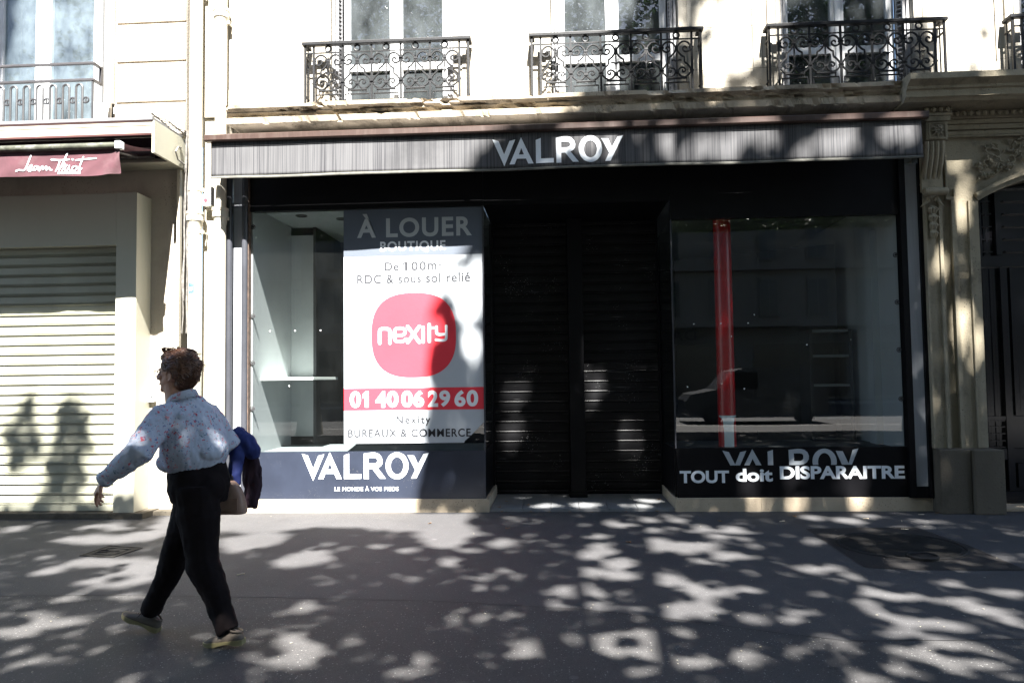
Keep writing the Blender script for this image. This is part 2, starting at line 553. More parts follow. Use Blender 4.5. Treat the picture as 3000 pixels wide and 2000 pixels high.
# ================================================================== SETTING: ground, pavement, road, kerb
ASPH_FAR = mk_asphalt('smooth_asphalt', (0.060, 0.0588, 0.0605), (0.2, 0.2, 0.2), 0.04, 110)
ASPH_NEAR = mk_asphalt('coarse_asphalt', (0.054, 0.0525, 0.0525), (0.21, 0.205, 0.20), 0.10, 80)
ROAD_M = mk_asphalt('road_asphalt', (0.04, 0.04, 0.042), (0.25, 0.25, 0.25), 0.08, 60)
JOINT_M = mk('tar_joint', (0.02, 0.02, 0.021), 0.8, 0.2)
KERB_M = mk_stone('granite_kerb', (0.30, 0.29, 0.28), stain_amt=0.4, streak=0.0)
struct('ground', MB().add([(-90, -90, -0.125), (90, -90, -0.125), (90, 60, -0.125), (-90, 60, -0.125)], [(0, 1, 2, 3)]), JOINT_M)
struct('road', MB().add([(-80, -33, -0.12), (80, -33, -0.12), (80, -14.3, -0.12), (-80, -14.3, -0.12)], [(0, 1, 2, 3)]), ROAD_M)
for nm, a, b in (('kerb', -14.3, -14.0), ('kerb', -33.3, -33.0)):
    struct(nm, MB().box(-80, 80, a, b, -0.124, 0.0, 0.02), KERB_M)
struct('base_pavement', MB().box(-80, 80, -13.999, 14, -0.12, -0.006), JOINT_M)
struct('far_pavement', MB().box(-80, 80, -37.5, -33.301, -0.122, 0.0), ASPH_FAR)
seam = [(-80, -3.10), (-9, -3.12), (-3.854, -3.169), (-3.145, -3.134), (-2.074, -3.168), (-0.763, -3.242), (0.123, -3.395), (0.725, -3.597), (1.255, -3.826), (1.551, -3.935), (2.507, -3.893), (6, -3.85), (80, -3.85)]
fine = []
for (xa, ya), (xb, yb) in zip(seam[:-1], seam[1:]):
    n = 1 if abs(xb - xa) > 20 else max(1, int((xb - xa) / 0.05))
    for k in range(n):
        t = k / n
        x = xa + (xb - xa) * t
        fine.append((x, ya + (yb - ya) * t + 0.010 * mnoise.noise((x * 6, 0, 0)) + 0.006 * mnoise.noise((x * 25, 3, 0))))
fine.append(seam[-1])
def strip(edge, yfar, gap):
    vs = [(x, y + gap, 0.0) for x, y in edge] + [(x, yfar, 0.0) for x, y in edge]
    m = len(edge)
    return MB().add(vs, [(i, i + 1, m + i + 1, m + i) for i in range(m - 1)])
struct('pavement', strip(fine, 2.5, 0.004), ASPH_FAR)
struct('coarse_pavement', strip(fine, -14.0, -0.004), ASPH_NEAR)
def crack(pts, w, seed):
    rng = random.Random(seed)
    L = []
    for (xa, ya), (xb, yb) in zip(pts[:-1], pts[1:]):
        n = max(2, int(math.hypot(xb - xa, yb - ya) / 0.03))
        L += [(xa + (xb - xa) * k / n + rng.uniform(-.008, .008), ya + (yb - ya) * k / n + rng.uniform(-.008, .008)) for k in range(n)]
    mb = MB()
    vs = []
    for x, y in L:
        d = w * rng.uniform(0.3, 1.0)
        vs += [(x, y - d, 0.004), (x, y + d, 0.004)]
    mb.add(vs, [(2 * i, 2 * i + 1, 2 * i + 3, 2 * i + 2) for i in range(len(L) - 1)])
    return mb
cr = crack([(-3.75, -3.75), (-3.3, -3.35), (-2.9, -3.17)], 0.005, 1)
for p, w, sd in (([(-2.2, -3.6), (-1.9, -3.63), (-1.2, -3.5)], 0.003, 2), ([(-1.98, -3.17), (-2.1, -3.4)], 0.003, 3), ([(0.55, -2.2), (0.8, -2.36), (0.98, -2.5)], 0.004, 4), ([(1.0, -3.95), (1.05, -4.15), (1.1, -4.35)], 0.003, 5)):
    m2 = crack(p, w, sd)
    cr.add(m2.v, m2.f)
struct('cracked_pavement', cr, JOINT_M)
rgp = random.Random(91)
pl_ = MB()
for _ in range(260):
    x, y = rgp.uniform(-4.5, 4.5), -3.2 - abs(rgp.gauss(0, .8)) if rgp.random() < .8 else rgp.uniform(-3, -.1)
    a, r = rgp.uniform(0, 6.3), rgp.uniform(.004, .011)
    ca_, sa_ = math.cos(a), math.sin(a)
    pl_.add([(x + r * (u_ * ca_ - v_ * .45 * sa_), y + r * (u_ * sa_ + v_ * .45 * ca_), .0045 + .003 * w_) for u_, v_, w_ in ((1, 0, 0), (.2, 1, 1), (-1, .1, 0), (-.1, -1, .6))], [(0, 1, 2, 3)])
tag(pl_.build('petal_litter', mk('pale_petal', (0.30, 0.28, 0.22), 0.8, 0.4, 30)), 'scattered pale petals and seed flakes on the pavement', 'litter', None, 'stuff')

# ================================================================== MAIN STONE BUILDING
bld = thing('stone_building', (0.5, 0.3, 0), 'pale limestone apartment building above the shuttered black boutique, iron balconies at its windows', 'building')
WC = [-1.80, 0.69, 3.20, 5.70]
HALF, ZB, ZT, TOP = 0.70, 4.462, 7.30, 9.4
XL, XR = -3.99, 10.0
core = MB()
edges = [XL] + [c + s * HALF for c in WC for s in (-1, 1)] + [XR]
for i in range(0, len(edges), 2):
    core.box(edges[i], edges[i + 1], 0.02, 0.42, ZB, TOP)
for c in WC:
    core.box(c - HALF, c + HALF, 0.02, 0.42, ZT, TOP)
core.box(-3.69, XR, 0.13, 0.42, 3.78, ZB)                 # wall behind the awning
core.build('wall', MAT['stone'], bld)
lay = MB()
panels = [(-3.70, -2.83), (-0.84, -0.295), (1.64, 2.20), (4.20, 4.77)]
for i, (pa, pb) in zip(range(0, 8, 2), panels):
    a, b = edges[i], edges[i + 1]
    lay.box(a, pa, 0, 0.019, ZB, TOP).box(pb, b, 0, 0.019, ZB, TOP).box(pa, pb, 0, 0.019, ZB, 4.77)
lay.box(edges[8], XR, 0, 0.019, ZB, TOP)
lay.build('panel_border', MAT['stone'], bld)
arch_w = MB()
for c in WC:
    for s in (-1, 1):
        e = c + s * HALF
        for w0, w1, pr in ((0.004, 0.055, 0.035), (0.055, 0.10, 0.022), (0.10, 0.145, 0.032)):
            a, b = sorted((e + s * w0, e + s * w1))
            arch_w.box(a, b, -pr, 0.0, ZB, ZT)
arch_w.build('window_architrave', MAT['stone'], bld)

def add_window(c, parent, sash_dir=1):
    g = MB()
    yF, yB = 0.25, 0.31
    a, b = c - HALF + 0.085, c + HALF - 0.085
    for x0, x1 in ((a, a + 0.075), (b - 0.075, b), (c - 0.075, c + 0.075)):
        g.box(x0, x1, yF, yB, ZB + 0.05, ZT, 0.006)
    g.box(c - 0.03, c + 0.03, yF - 0.022, yF - 0.003, ZB + 0.06, ZT - 0.02, 0.008)
    for z0, z1 in ((ZB + 0.05, ZB + 0.17), (5.035, 5.115), (ZT - 0.1, ZT - 0.004)):
        g.box(a + 0.076, c - 0.076, yF + 0.004, yB - 0.004, z0, z1)
        g.box(c + 0.076, b - 0.076, yF + 0.004, yB - 0.004, z0, z1)
    g.box(a, b, yF - 0.03, yB, ZB, ZB + 0.048)
    f = g.build('window', MAT['white_wood'], parent)
    for x0, x1 in ((a + 0.07, c - 0.07), (c + 0.07, b - 0.07)):
        MB().add([(x0, 0.285, ZB + 0.1), (x1, 0.285, ZB + 0.1), (x1, 0.285, ZT), (x0, 0.285, ZT)], [(0, 1, 2, 3)]).build('pane', MAT['win_glass'], f)
    # folded louvred shutters against both reveals
    for s in (-1, 1):
        xw = c + s * (HALF - 0.012)
        for k in range(2):
            x0 = xw - s * 0.036 * k
            xa, xb = sorted((x0, x0 - s * 0.026))
            lv = MB()
            y0, y1 = 0.035 + 0.012 * k, 0.235 - 0.01 * k
            lv.box(xa, xb, y0, y0 + 0.035, ZB + 0.02, ZT - 0.02).box(xa, xb, y1 - 0.035, y1, ZB + 0.02, ZT - 0.02)
            z = ZB + 0.06
            while z < ZT - 0.1:
                lv.add([(xa, y0 + 0.036, z), (xb, y0 + 0.036, z + 0.0), (xb, y1 - 0.036, z + 0.03), (xa, y1 - 0.036, z + 0.03),
                        (xa, y0 + 0.036, z + 0.012), (xb, y0 + 0.036, z + 0.012), (xb, y1 - 0.036, z + 0.042), (xa, y1 - 0.036, z + 0.042)],
                       [(0, 1, 2, 3), (4, 7, 6, 5), (0, 4, 5, 1), (1, 5, 6, 2), (2, 6, 7, 3), (3, 7, 4, 0)])
                z += 0.048
            lv.build('shutter', MAT['louvre'], f)
    # dim room behind, pale curtain
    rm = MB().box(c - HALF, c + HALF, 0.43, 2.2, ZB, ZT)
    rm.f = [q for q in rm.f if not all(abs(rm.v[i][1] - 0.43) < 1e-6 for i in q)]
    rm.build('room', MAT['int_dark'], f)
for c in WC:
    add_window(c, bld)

# cornice with eroded edges, breaking forward over the carriage door at the right
def erode(x, y, z, i):
    if y > -0.2: return (0, 0)
    n = mnoise.fractal((x * 5, i * 3.1, 0), 0.7, 2, 4)
    k = mnoise.noise((x * 1.3, i * 0.4, 7))
    d = max(0, n * 0.6 + k * 0.45 - 0.06) * 0.07
    return (min(d * 1.6, 0.05), (d * 0.8 if z < 4.44 else -d * 0.4))
prof = [(0.125, 4.46), (-0.33, 4.46), (-0.385, 4.452), (-0.385, 4.408), (-0.365, 4.40), (-0.335, 4.385), (-0.335, 4.372), (-0.315, 4.355), (-0.305, 4.34), (-0.300, 4.325), (-0.345, 4.318), (-0.345, 4.252), (-0.325, 4.242), (-0.20, 4.235), (0.125, 4.235)]
cor = MB()
for x0, x1 in ((-3.55, -1.76), (-1.757, -0.05), (-0.047, 1.72), (1.723, 3.60)):
    cor.prism_x(prof, x0, x1, int((x1 - x0) / 0.03), erode)
cor.build('cornice', MAT['stone_trim'], bld)
prof2 = [(0.125, 4.46), (-0.52, 4.475), (-0.55, 4.465), (-0.55, 4.405), (-0.52, 4.39), (-0.47, 4.36), (-0.465, 4.335), (-0.44, 4.325), (-0.435, 4.26), (-0.41, 4.25), (-0.38, 4.225), (-0.10, 4.215), (0.125, 4.215)]
MB().prism_x(prof2, 3.603, 10.0, 90, lambda x, y, z, i: (0.006 * mnoise.noise((x * 6, i, 0)), 0.004 * mnoise.noise((x * 7, i, 5)))).build('cornice', MAT['stone_portal'], bld)

# wrought-iron balcony railings: one module drawn, five in a row
def module(mb, cx, y):
    S = 1976.0
    def pt(a, b): return (cx + a / S, y, 5.105 - (b - 350) / S)
    top = [(-12, 690), (-60, 600), (-150, 548), (-240, 580), (-298, 660), (-300, 720), (-255, 770), (-190, 785), (-142, 752), (-130, 705), (-158, 668), (-198, 670), (-210, 695)]
    low = [(-12, 715), (-40, 790), (-100, 860), (-160, 895)]
    jog = [(-160, 895), (-163, 1000)]
    bel = [(-163, 1000), (-235, 1060), (-285, 1130), (-300, 1180), (-282, 1225), (-230, 1285), (-150, 1325), (-80, 1300), (-15, 1215)]
    spi = [(-15, 1190), (-60, 1130), (-125, 1112), (-172, 1140), (-180, 1180), (-150, 1215), (-115, 1200), (-117, 1175)]
    leaf = [(-8, 990), (-40, 955), (-80, 950), (-98, 970)]
    for s in (1, -1):
        for st, r in ((top, .0108), (low, .0108), (jog, .0108), (bel, .0108), (spi, .0100), (leaf, .0085)):
            P = smooth_line([Vector((s * a, b)) for a, b in st], 2 if len(st) > 2 else 0)
            mb.tube([pt(p.x, p.y) for p in P], r, 5, side=(0, 1, 0), flat=1.0)
        mb.ball(pt(s * -210, 695), .010, 6, 5).ball(pt(s * -117, 1175), .010, 6, 5)
        mb.box(cx + s * 0.155 - .03 * (s < 0) * 0 - .022, cx + s * 0.155 + .022, y - .010, y + .010, 4.678, 4.692)
        mb.box(cx + s * 0.155 - .022, cx + s * 0.155 + .022, y - .010, y + .010, 4.926, 4.942)
    mb.tube([pt(0, 560), pt(0, 640), pt(0, 690)], [.002, .007, .004], 5)
    mb.tube([pt(0, 715), pt(0, 800), pt(0, 860), pt(0, 930), pt(0, 1000), pt(0, 1090), pt(0, 1305)], [.004, .008, .0085, .007, .010, .006, .005], 6)
    for b in (820, 845, 870, 895, 920, 1085): mb.ball(pt(0, b), (.011, .011, .004), 6, 4)
    mb.box(cx - .020, cx + .020, y - .012, y + .012, 4.918, 4.936, .003)
    mb.box(cx - .024, cx + .024, y - .012, y + .012, 4.662, 4.682, .003)
    mb.ring((cx, y, 5.067), 0.031, .0105, 20, 5)
    mb.box(cx - .104, cx + .104, y - .014, y + .014, 4.594, 4.608, .003)
    mb.box(cx - .135, cx + .130, y - .012, y + .012, 4.553, 4.563, .002)
    for s in (1, -1):
        mb.box(cx + s * .098 - .004, cx + s * .098 + .004, y - .008, y + .008, 4.565, 4.594)
        mb.box(cx + s * .131 - .004, cx + s * .131 + .004, y - .008, y + .008, 4.47, 4.5535)
RC = [-1.825, 0.692, 3.235, 5.75]
def railing(c, name='balcony_railing'):
    y = -0.17
    def fit(m_):
        m_.v = [(c + (a - c) * 1.016, b_, 5.160 + (d - 5.105) * 1.016) for a, b_, d in m_.v]
        return m_
    mb = MB()
    for k in range(5): module(mb, c + (k - 2) * 0.32, y)
    for k in range(6):
        x = c + (k - 2.5) * 0.32
        mb.box(x - .011, x + .011, y - .008, y + .008, 4.47, 5.10)
    for s in (-1, 1):
        x = c + s * 0.895
        mb.box(x - .011, x + .011, y - .011, y + .011, 4.47, 5.103)
        mb.box(x - .008, x + .008, y + .012, -.034, 4.985, 5.002).box(x - .008, x + .008, y + .012, -.034, 4.545, 4.56)
        mb.box(x - .006, x + .006, -.08, -.068, 4.47, 5.10)
    mb.box(c - .884, c + .884, y - .006, y + .006, 5.018, 5.031)
    r = fit(mb).build(name, MAT['iron'], bld)
    hr = MB()
    hr.box(c - .925, c + .925, y - .032, y + .032, 5.106, 5.142, .006)
    for s in (-1, 1):
        a, b = sorted((c + s * .925, c + s * .865))
        hr.box(a, b, y + .034, -.034, 5.106, 5.142, .006)
    fit(hr).build('handrail', MAT['iron'], r)
    return r
r1 = railing(RC[0])
def copy_part(o, dx, parent):
    n = o.copy()
    COL.objects.link(n)
    n.parent = parent
    n.matrix_parent_inverse = o.matrix_parent_inverse.copy()
    n.location = Vector(o.location) + Vector((dx, 0, 0))
    for ch in list(o.children):
        m = ch.copy()
        COL.objects.link(m)
        m.parent = n
        m.matrix_parent_inverse = ch.matrix_parent_inverse.copy()
        m.location = ch.location
    return n
for c in RC[1:]:
    copy_part(r1, c - RC[0], bld)

# ---- carved portal at the right: pilaster, console, entablature, arch
P = MAT['stone_portal']
pb = MB()
pb.box(3.925, 4.24, -0.165, 0.30, 0.0, 0.66, 0.012).box(4.245, 4.545, -0.21, 0.30, 0.0, 0.655, 0.012)
pb.build('portal_base', MAT['stone_base'], bld)
ps = MB()
ps.box(3.92, 4.50, 0.0, 0.30, 0.656, 4.213)
ps.box(3.915, 3.935, -0.085, -0.003, 0.665, 3.30).box(4.055, 4.085, -0.085, -0.003, 0.665, 3.28)
ps.box(3.936, 4.054, -0.06, -0.003, 0.664, 3.30)
ps.box(4.09, 4.105, -0.055, -0.003, 0.664, 3.25)
ps.box(4.205, 4.24, -0.05, -0.003, 0.664, 3.28).box(4.245, 4.262, -0.03, -0.003, 0.664, 3.40)
ps.box(4.39, 4.405, -0.03, -0.003, 0.664, 3.27).box(4.415, 4.50, -0.012, -0.003, 0.664, 3.27)
ps.box(4.155, 4.24, -0.05, -0.003, 3.283, 3.31, .004).box(4.155, 4.175, -0.05, -0.003, 3.312, 4.0, .004)
for z in (1.14, 1.78, 2.45): ps.box(4.112, 4.20, -0.004, -0.001, z, z + 0.006)
ps.build('portal_pilaster', P, bld)
cn = MB()
for k in range(4):                                         # fluted scroll console
    x0 = 3.888 + k * 0.052
    pth = []
    for q in range(13):
        t = q / 12
        pth.append((x0 + 0.024, -0.02 - 0.17 * math.sin(math.pi * (0.12 + 0.5 * (1 - t))) * (0.55 + 0.45 * (1 - t)), 3.44 + 0.43 * (1 - t)))
    cn.tube(pth, 0.027, 8, flat=1.0)
cn.box(3.885, 4.10, -0.10, -0.062, 3.36, 3.87)
cn.tube([(3.865, -0.17, 3.345), (3.875, -0.17, 3.345), (4.10, -0.17, 3.345), (4.112, -0.17, 3.345)], [.03, .042, .042, .03], 14)
cn.tube([(3.862, -0.17, 3.345), (3.866, -0.17, 3.345)], .02, 10)
cn.build('console', P, bld, smooth=40)
rs = MB()
rs.box(3.905, 4.125, -0.20, -0.002, 3.885, 4.075, .006)
for a, b, c_, d in ((3.93, 4.10, 4.05, 4.06), (3.93, 4.10, 3.895, 3.905), (3.93, 3.94, 3.906, 4.049), (4.09, 4.10, 3.906, 4.049)): rs.box(a, b, -.212, -.201, c_, d)
for k in range(8):
    a = k * math.pi / 4
    rs.tube([(4.015, -.205, 3.977), (4.015 + .03 * math.cos(a), -.222, 3.977 + .03 * math.sin(a)), (4.015 + .066 * math.cos(a), -.208, 3.977 + .066 * math.sin(a))], [.006, .015, .004], 6)
rs.ball((4.015, -.218, 3.977), .017, 8, 6)
rs.build('rosette', P, bld, smooth=40)
en = MB()
en.box(3.885, 4.145, -0.22, -0.002, 4.078, 4.13, .004).box(3.87, 4.16, -0.235, -0.002, 4.132, 4.165, .004)
for z0, z1, yy in ((4.135, 4.212, -.10), (4.085, 4.13, -.075), (4.03, 4.08, -.055), (3.975, 4.02, -.035), (3.95, 3.968, -.05)):
    en.box(4.147 if z0 < 4.13 else 4.163, 7.0, yy, -0.002, z0, z1, .004)
en.build('entablature', P, bld)
for k0, k1 in ((0, 4), (4, 42)):
    eg = MB()
    for k in range(k0, k1):
        x = 3.89 + k * 0.072
        yy = -.25 if x < 4.16 else -.145
        zz = 4.185 if x < 4.16 else 4.172
        eg.ball((x, yy, zz), (.024, .022, .028), 8, 6)
        eg.tube([(x + .036, yy + .01, zz + .025), (x + .036, yy - .006, zz - .028)], [.007, .004], 5)
    eg.build('egg_and_dart_moulding', P, bld, smooth=40)
gl = MB()                                                  # festoon of leaves under the console
rg = random.Random(3)
for k in range(7):
    for s in (-1, 1):
        gl.tube([(3.985, -.09, 3.28), (3.985 + s * .03 * (k % 4 + 1) / 2, -.12, 3.26 + .02 * (k % 3)), (3.985 + s * (.05 + .012 * k), -.10, 3.29 - .015 * k)], [.008, .016, .004], 6)
for k in range(4):
    z = 3.17 - k * .085
    w = .045 - .004 * k
    gl.ball((3.985, -.085, z), (w, .03, .05), 8, 6)
    for s in (-1, 0, 1):
        gl.tube([(3.985 + s * .006, -.105, z + .04), (3.985 + s * w * .8, -.125, z), (3.985 + s * w * .4, -.105, z - .055)], [.006, .017, .004], 6)
gl.build('carved_garland', P, bld, smooth=40)
# segmental arch over the door
DC, DH, ZS, RISE = 5.60, 1.10, 3.27, 0.30
def arch_pts(off, n=28):
    R = (DH ** 2 + RISE ** 2) / (2 * RISE)
    cz = ZS + RISE - R
    out = []
    a0 = math.asin(DH / R)
    for i in range(n + 1):
        a = -a0 + 2 * a0 * i / n
        out.append((DC + (R + off) * math.sin(a), cz + (R + off) * math.cos(a)))
    return out
def arch_band(mb, o0, o1, y0, y1):
    a, b = arch_pts(o0), arch_pts(o1)
    for i in range(len(a) - 1):
        q = [a[i], a[i + 1], b[i + 1], b[i]]
        mb.prism_y(q, y0, y1)
am = MB()
arch_band(am, 0.0, 0.045, -0.02, 0.30)
arch_band(am, 0.046, 0.085, -0.06, -0.002)
for s in (-1, 1):
    a, b = sorted((DC + s * (DH + 0.001), DC + s * (DH + 0.05)))
am.build('arch_moulding', P, bld)
sp = MB()                                                  # spandrel wall over the arch
ap = arch_pts(0.044)
for (xa, za), (xb, zb) in zip(ap[:-1], ap[1:]):
    sp.prism_y([(xa, za), (xb, zb), (xb, 3.949), (xa, 3.949)], 0.004, 0.28)
sp.box(6.702, 10.0, 0.0, 0.30, 0.0, 4.21)
sp.build('spandrel', P, bld)
fo = MB()                                                  # carved foliage in the spandrel
rg = random.Random(11)
def curl(mb, x, z, r, turn, a0, w):
    pts = []
    for i in range(15):
        t = i / 14
        a = a0 + turn * t * 4.6
        rr = r * (1 - 0.8 * t)
        pts.append((x + rr * math.cos(a), -.012 - .012 * t, z + rr * math.sin(a)))
    mb.tube(pts, [w * (1 - .5 * i / 14) for i in range(15)], 6)
for x, z, r, tn, a0 in ((4.60, 3.67, .055, 1, .3), (4.70, 3.76, .07, -1, 2), (4.62, 3.80, .035, 1, 1), (4.85, 3.72, .07, 1, 4), (4.84, 3.83, .045, -1, 0), (4.75, 3.64, .05, -1, 5), (5.0, 3.80, .07, 1, 2), (4.98, 3.9, .04, -1, 3), (4.55, 3.58, .035, 1, 1)):
    curl(fo, x, z, r, tn, a0, .013)
    for k in range(5):
        a = rg.uniform(0, 6.3)
        fo.tube([(x + r * .8 * math.cos(a), -.01, z + r * .8 * math.sin(a)), (x + (r + .03) * math.cos(a + .3), -.03, z + (r + .03) * math.sin(a + .3)), (x + (r + .06) * math.cos(a + .5), -.012, z + (r + .06) * math.sin(a + .5))], [.004, .014, .003], 5)
for k in range(12):
    t = k / 11
    x, z = 4.49 + .36 * t, 3.46 + .16 * t + .02 * math.sin(k)
    fo.tube([(x, -.01, z), (x + .02, -.035, z + .03), (x + .015 + .03 * rg.random(), -.012, z + .07)], [.008, .016, .003], 5)
fo.build('carved_foliage', P, bld, smooth=40)

# iron carriage door
DM = mk('black_gloss_door', (0.008, 0.008, 0.010), 0.16, 0.2, 4, 40, 0.05, spec=0.6)
dr = MB()
yD = 0.30
dr.box(4.50, 4.56, yD - .03, yD + .05, 0.03, 3.25).box(5.56, 5.64, yD - .05, yD + .05, 0.03, 3.95).box(6.64, 6.70, yD - .03, yD + .05, 0.03, 3.25)
for sx in (1, -1):
    def X(a): return DC + sx * (a - DC)
    def bx(a, b, *r):
        a, b = sorted((X(a), X(b)))
        dr.box(a, b, *r)
    bx(4.561, 5.559, yD + .03, yD + .05, 0.03, 3.96)
    for z0, z1 in ((0.03, 0.16), (0.50, 0.62), (0.93, 0.97), (2.60, 2.72)): bx(4.561, 5.559, yD - .012, yD + .029, z0, z1)
    bx(4.86, 4.93, yD - .02, yD + .029, 0.17, 2.59)
    bx(4.60, 4.82, yD - .002, yD + .029, 0.20, 0.46)
    bx(4.97, 5.52, yD - .002, yD + .029, 0.20, 0.46)
    bx(4.97, 5.02, yD - .004, yD + .029, 0.98, 2.59)
    bx(5.40, 5.46, yD - .004, yD + .029, 0.98, 2.59)
    bx(5.03, 5.39, yD + .008, yD + .029, 1.02, 1.5)
door = dr.build('carriage_door', DM, bld)
gr = MB()
for sx in (1, -1):
    def X(a): return DC + sx * (a - DC)
    for z in (0.63, 0.70, 0.775, 0.85, 0.915):
        a, b = sorted((X(4.57), X(4.85)))
        gr.box(a, b, yD - .006, yD + .004, z, z + .012)
    for x in (4.63, 4.71, 4.79):
        gr.box(X(x) - .006, X(x) + .006, yD - .009, yD - .0065, 0.62, 2.59)
    for z in (2.76, 2.90, 3.04, 3.18, 3.32, 3.46, 3.6):
        a, b = sorted((X(4.57), X(4.80)))
        if z < 3.4: gr.box(a, b, yD - .006, yD + .02, z, z + .014)
        a, b = sorted((X(4.93), X(5.55)))
        gr.box(a, b, yD - .02, yD + .02, z, z + .016)
    for x in (4.68, 4.74): gr.box(X(x) - .01, X(x) + .01, yD - .010, yD - .0065, 2.73, 3.36)
    gr.box(X(4.86) - .03, X(4.86) + .03, yD - .03, yD + .02, 2.73, 3.5)
gr.build('door_grille', DM, door)
MB().box(4.50, 6.70, -0.02, 0.28, 0.0, 0.035, .006).build('door_sill', MAT['plinth'], bld)
# ================================================================== BOUTIQUE SHOPFRONT
MB().box(-3.99, -3.692, 0.03, 0.5, 0.0, 4.455).build('pier', MAT['plaster'], bld)
sf = thing('shopfront', (0.2, 0.6, 0), 'closed black boutique front with two display windows, pulled-down shutters and a beige stone plinth', 'shopfront')
fa = MB()
fa.box(-3.436, -0.79, 0.03, 0.12, 3.372, 3.775).box(1.262, 3.692, 0.03, 0.12, 3.160, 3.775)
fa.box(-0.789, 1.261, 0.034, 0.12, 3.372, 3.775).box(-0.789, 1.249, 0.121, 1.30, 3.372, 3.43)
fa.build('fascia', MAT['black'], sf)
fl = MB()
fl.tube([(-3.655, -0.015, 0.146), (-3.655, -0.015, 3.77)], .034, 14).tube([(-3.478, -0.015, 0.146), (-3.478, -0.015, 3.77)], .034, 14)
fl.build('frame_tube', MAT['tube'], sf, smooth=40)
MB().box(-3.62, -3.513, 0.02, 0.10, 0.147, 3.77).build('frame_strip', MAT['steel_panel'], sf)
MB().box(-3.445, -3.437, -0.01, 0.10, 0.147, 3.77).box(-3.692, -3.69, 0.0, 0.1, 0.147, 3.77).build('edge_trim', MAT['rust'], sf)
MB().box(3.756, 3.882, 0.01, 0.10, 0.26, 3.70).build('frame_strip', MAT['steel_panel'], sf)
MB().box(3.693, 3.755, -0.01, 0.10, 0.142, 3.775).box(3.883, 3.915, -0.03, 0.10, 0.142, 3.775).box(3.756, 3.882, -0.005, 0.10, 0.142, 0.259).build('frame_post', MAT['black'], sf)
# stone plinths and the paved entry
def plinth(x0, x1):
    pl = MB()
    n = max(1, round((x1 - x0) / 0.93))
    for k in range(n):
        a, b = x0 + (x1 - x0) * k / n, x0 + (x1 - x0) * (k + 1) / n
        pl.box(a, b - 0.0015, 0.02, 1.10, -0.004, 0.143, 0.003)
    return pl.build('plinth', MAT['plinth'], sf)
plinth(-3.68, -0.755)
plinth(1.247, 3.968)
ent = MB()
xs = [-0.753, -0.40, -0.09, 0.22, 0.53, 0.85, 1.245]
for a, b in zip(xs[:-1], xs[1:]):
    ent.box(a + .002, b - .002, 0.045, 1.25, -0.004, 0.032, 0.003)
ent.build('entry_paving', MAT['slab'], sf)
# stall panels with vinyl lettering
lp = MB().box(-3.436, -0.795, 0.045, 0.10, 0.144, 0.664).build('stall_panel', MAT['navy'], sf)
rp = MB().box(1.276, 3.692, 0.045, 0.10, 0.144, 0.674).build('stall_panel', MAT['black'], sf)
for nm, x in (('left', -0.795), ('right', 1.262)):
    a, b = (x - .03, x) if nm == 'left' else (x, x + .013)
    MB().box(a, b, 0.101, 1.09, 0.144, 0.664).build('side_panel', MAT['black'], sf)
VAL = [[(90, 105), (195, 135), (287, 365), (378, 137), (478, 112), (287, 572)],
       [(575, 78), (782, 537), (692, 537), (655, 447), (500, 447), (462, 542), (375, 542)], [(577, 263), (620, 375), (535, 375)],
       [(822, 130), (908, 97), (908, 452), (1120, 452), (1120, 530), (822, 535)],
       [(1160, 100), (1300, 78), (1360, 80), (1420, 102), (1465, 150), (1487, 215), (1480, 275), (1450, 318), (1402, 345), (1540, 527), (1438, 527), (1312, 362), (1247, 362), (1247, 537), (1165, 537)],
       [(1245, 168), (1340, 168), (1375, 178), (1396, 200), (1398, 232), (1380, 258), (1345, 270), (1245, 270)],
       [(1735 + 195 * math.cos(2 * math.pi * i / 48), 305 + 232 * math.sin(2 * math.pi * i / 48)) for i in range(48)],
       [(1735 + 110 * math.cos(2 * math.pi * i / 40), 305 + 150 * math.sin(2 * math.pi * i / 40)) for i in range(40)],
       [(1918, 122), (2030, 132), (2093, 280), (2190, 105), (2282, 80), (2065, 520), (1975, 522), (2045, 378)]]
VALP = [[(x, -(y + 0.0105 * (x - 90))) for x, y in p] for p in VAL]
val_vf = poly_verts(VALP)
build_flat(place_text(val_vf, -2.844, -1.419, 0.346, 0.658, 0.0425), 'lettering', MAT['vinyl_white'], lp)
build_flat(place_text(text_verts('LE MONDE À VOS PIEDS', 0.012, 1.08), -2.474, -1.759, 0.232, 0.287, 0.0425), 'lettering', MAT['vinyl_white'], lp)
# the same word on the right, its lower half covered by a black strip, and the clearance line under it
def clip(poly, zc):
    """cut a polygon above the level zc"""
    out = []
    for (xa, ya), (xb, yb) in zip(poly, poly[1:] + poly[:1]):
        if ya >= zc: out.append((xa, ya))
        if (ya - zc) * (yb - zc) < 0:
            t = (zc - ya) / (yb - ya)
            out.append((xa + t * (xb - xa), zc))
    return out
cz = -395
rows = []
for p in VALP:
    q = clip(p, cz)
    if len(q) > 2: rows.append(q)
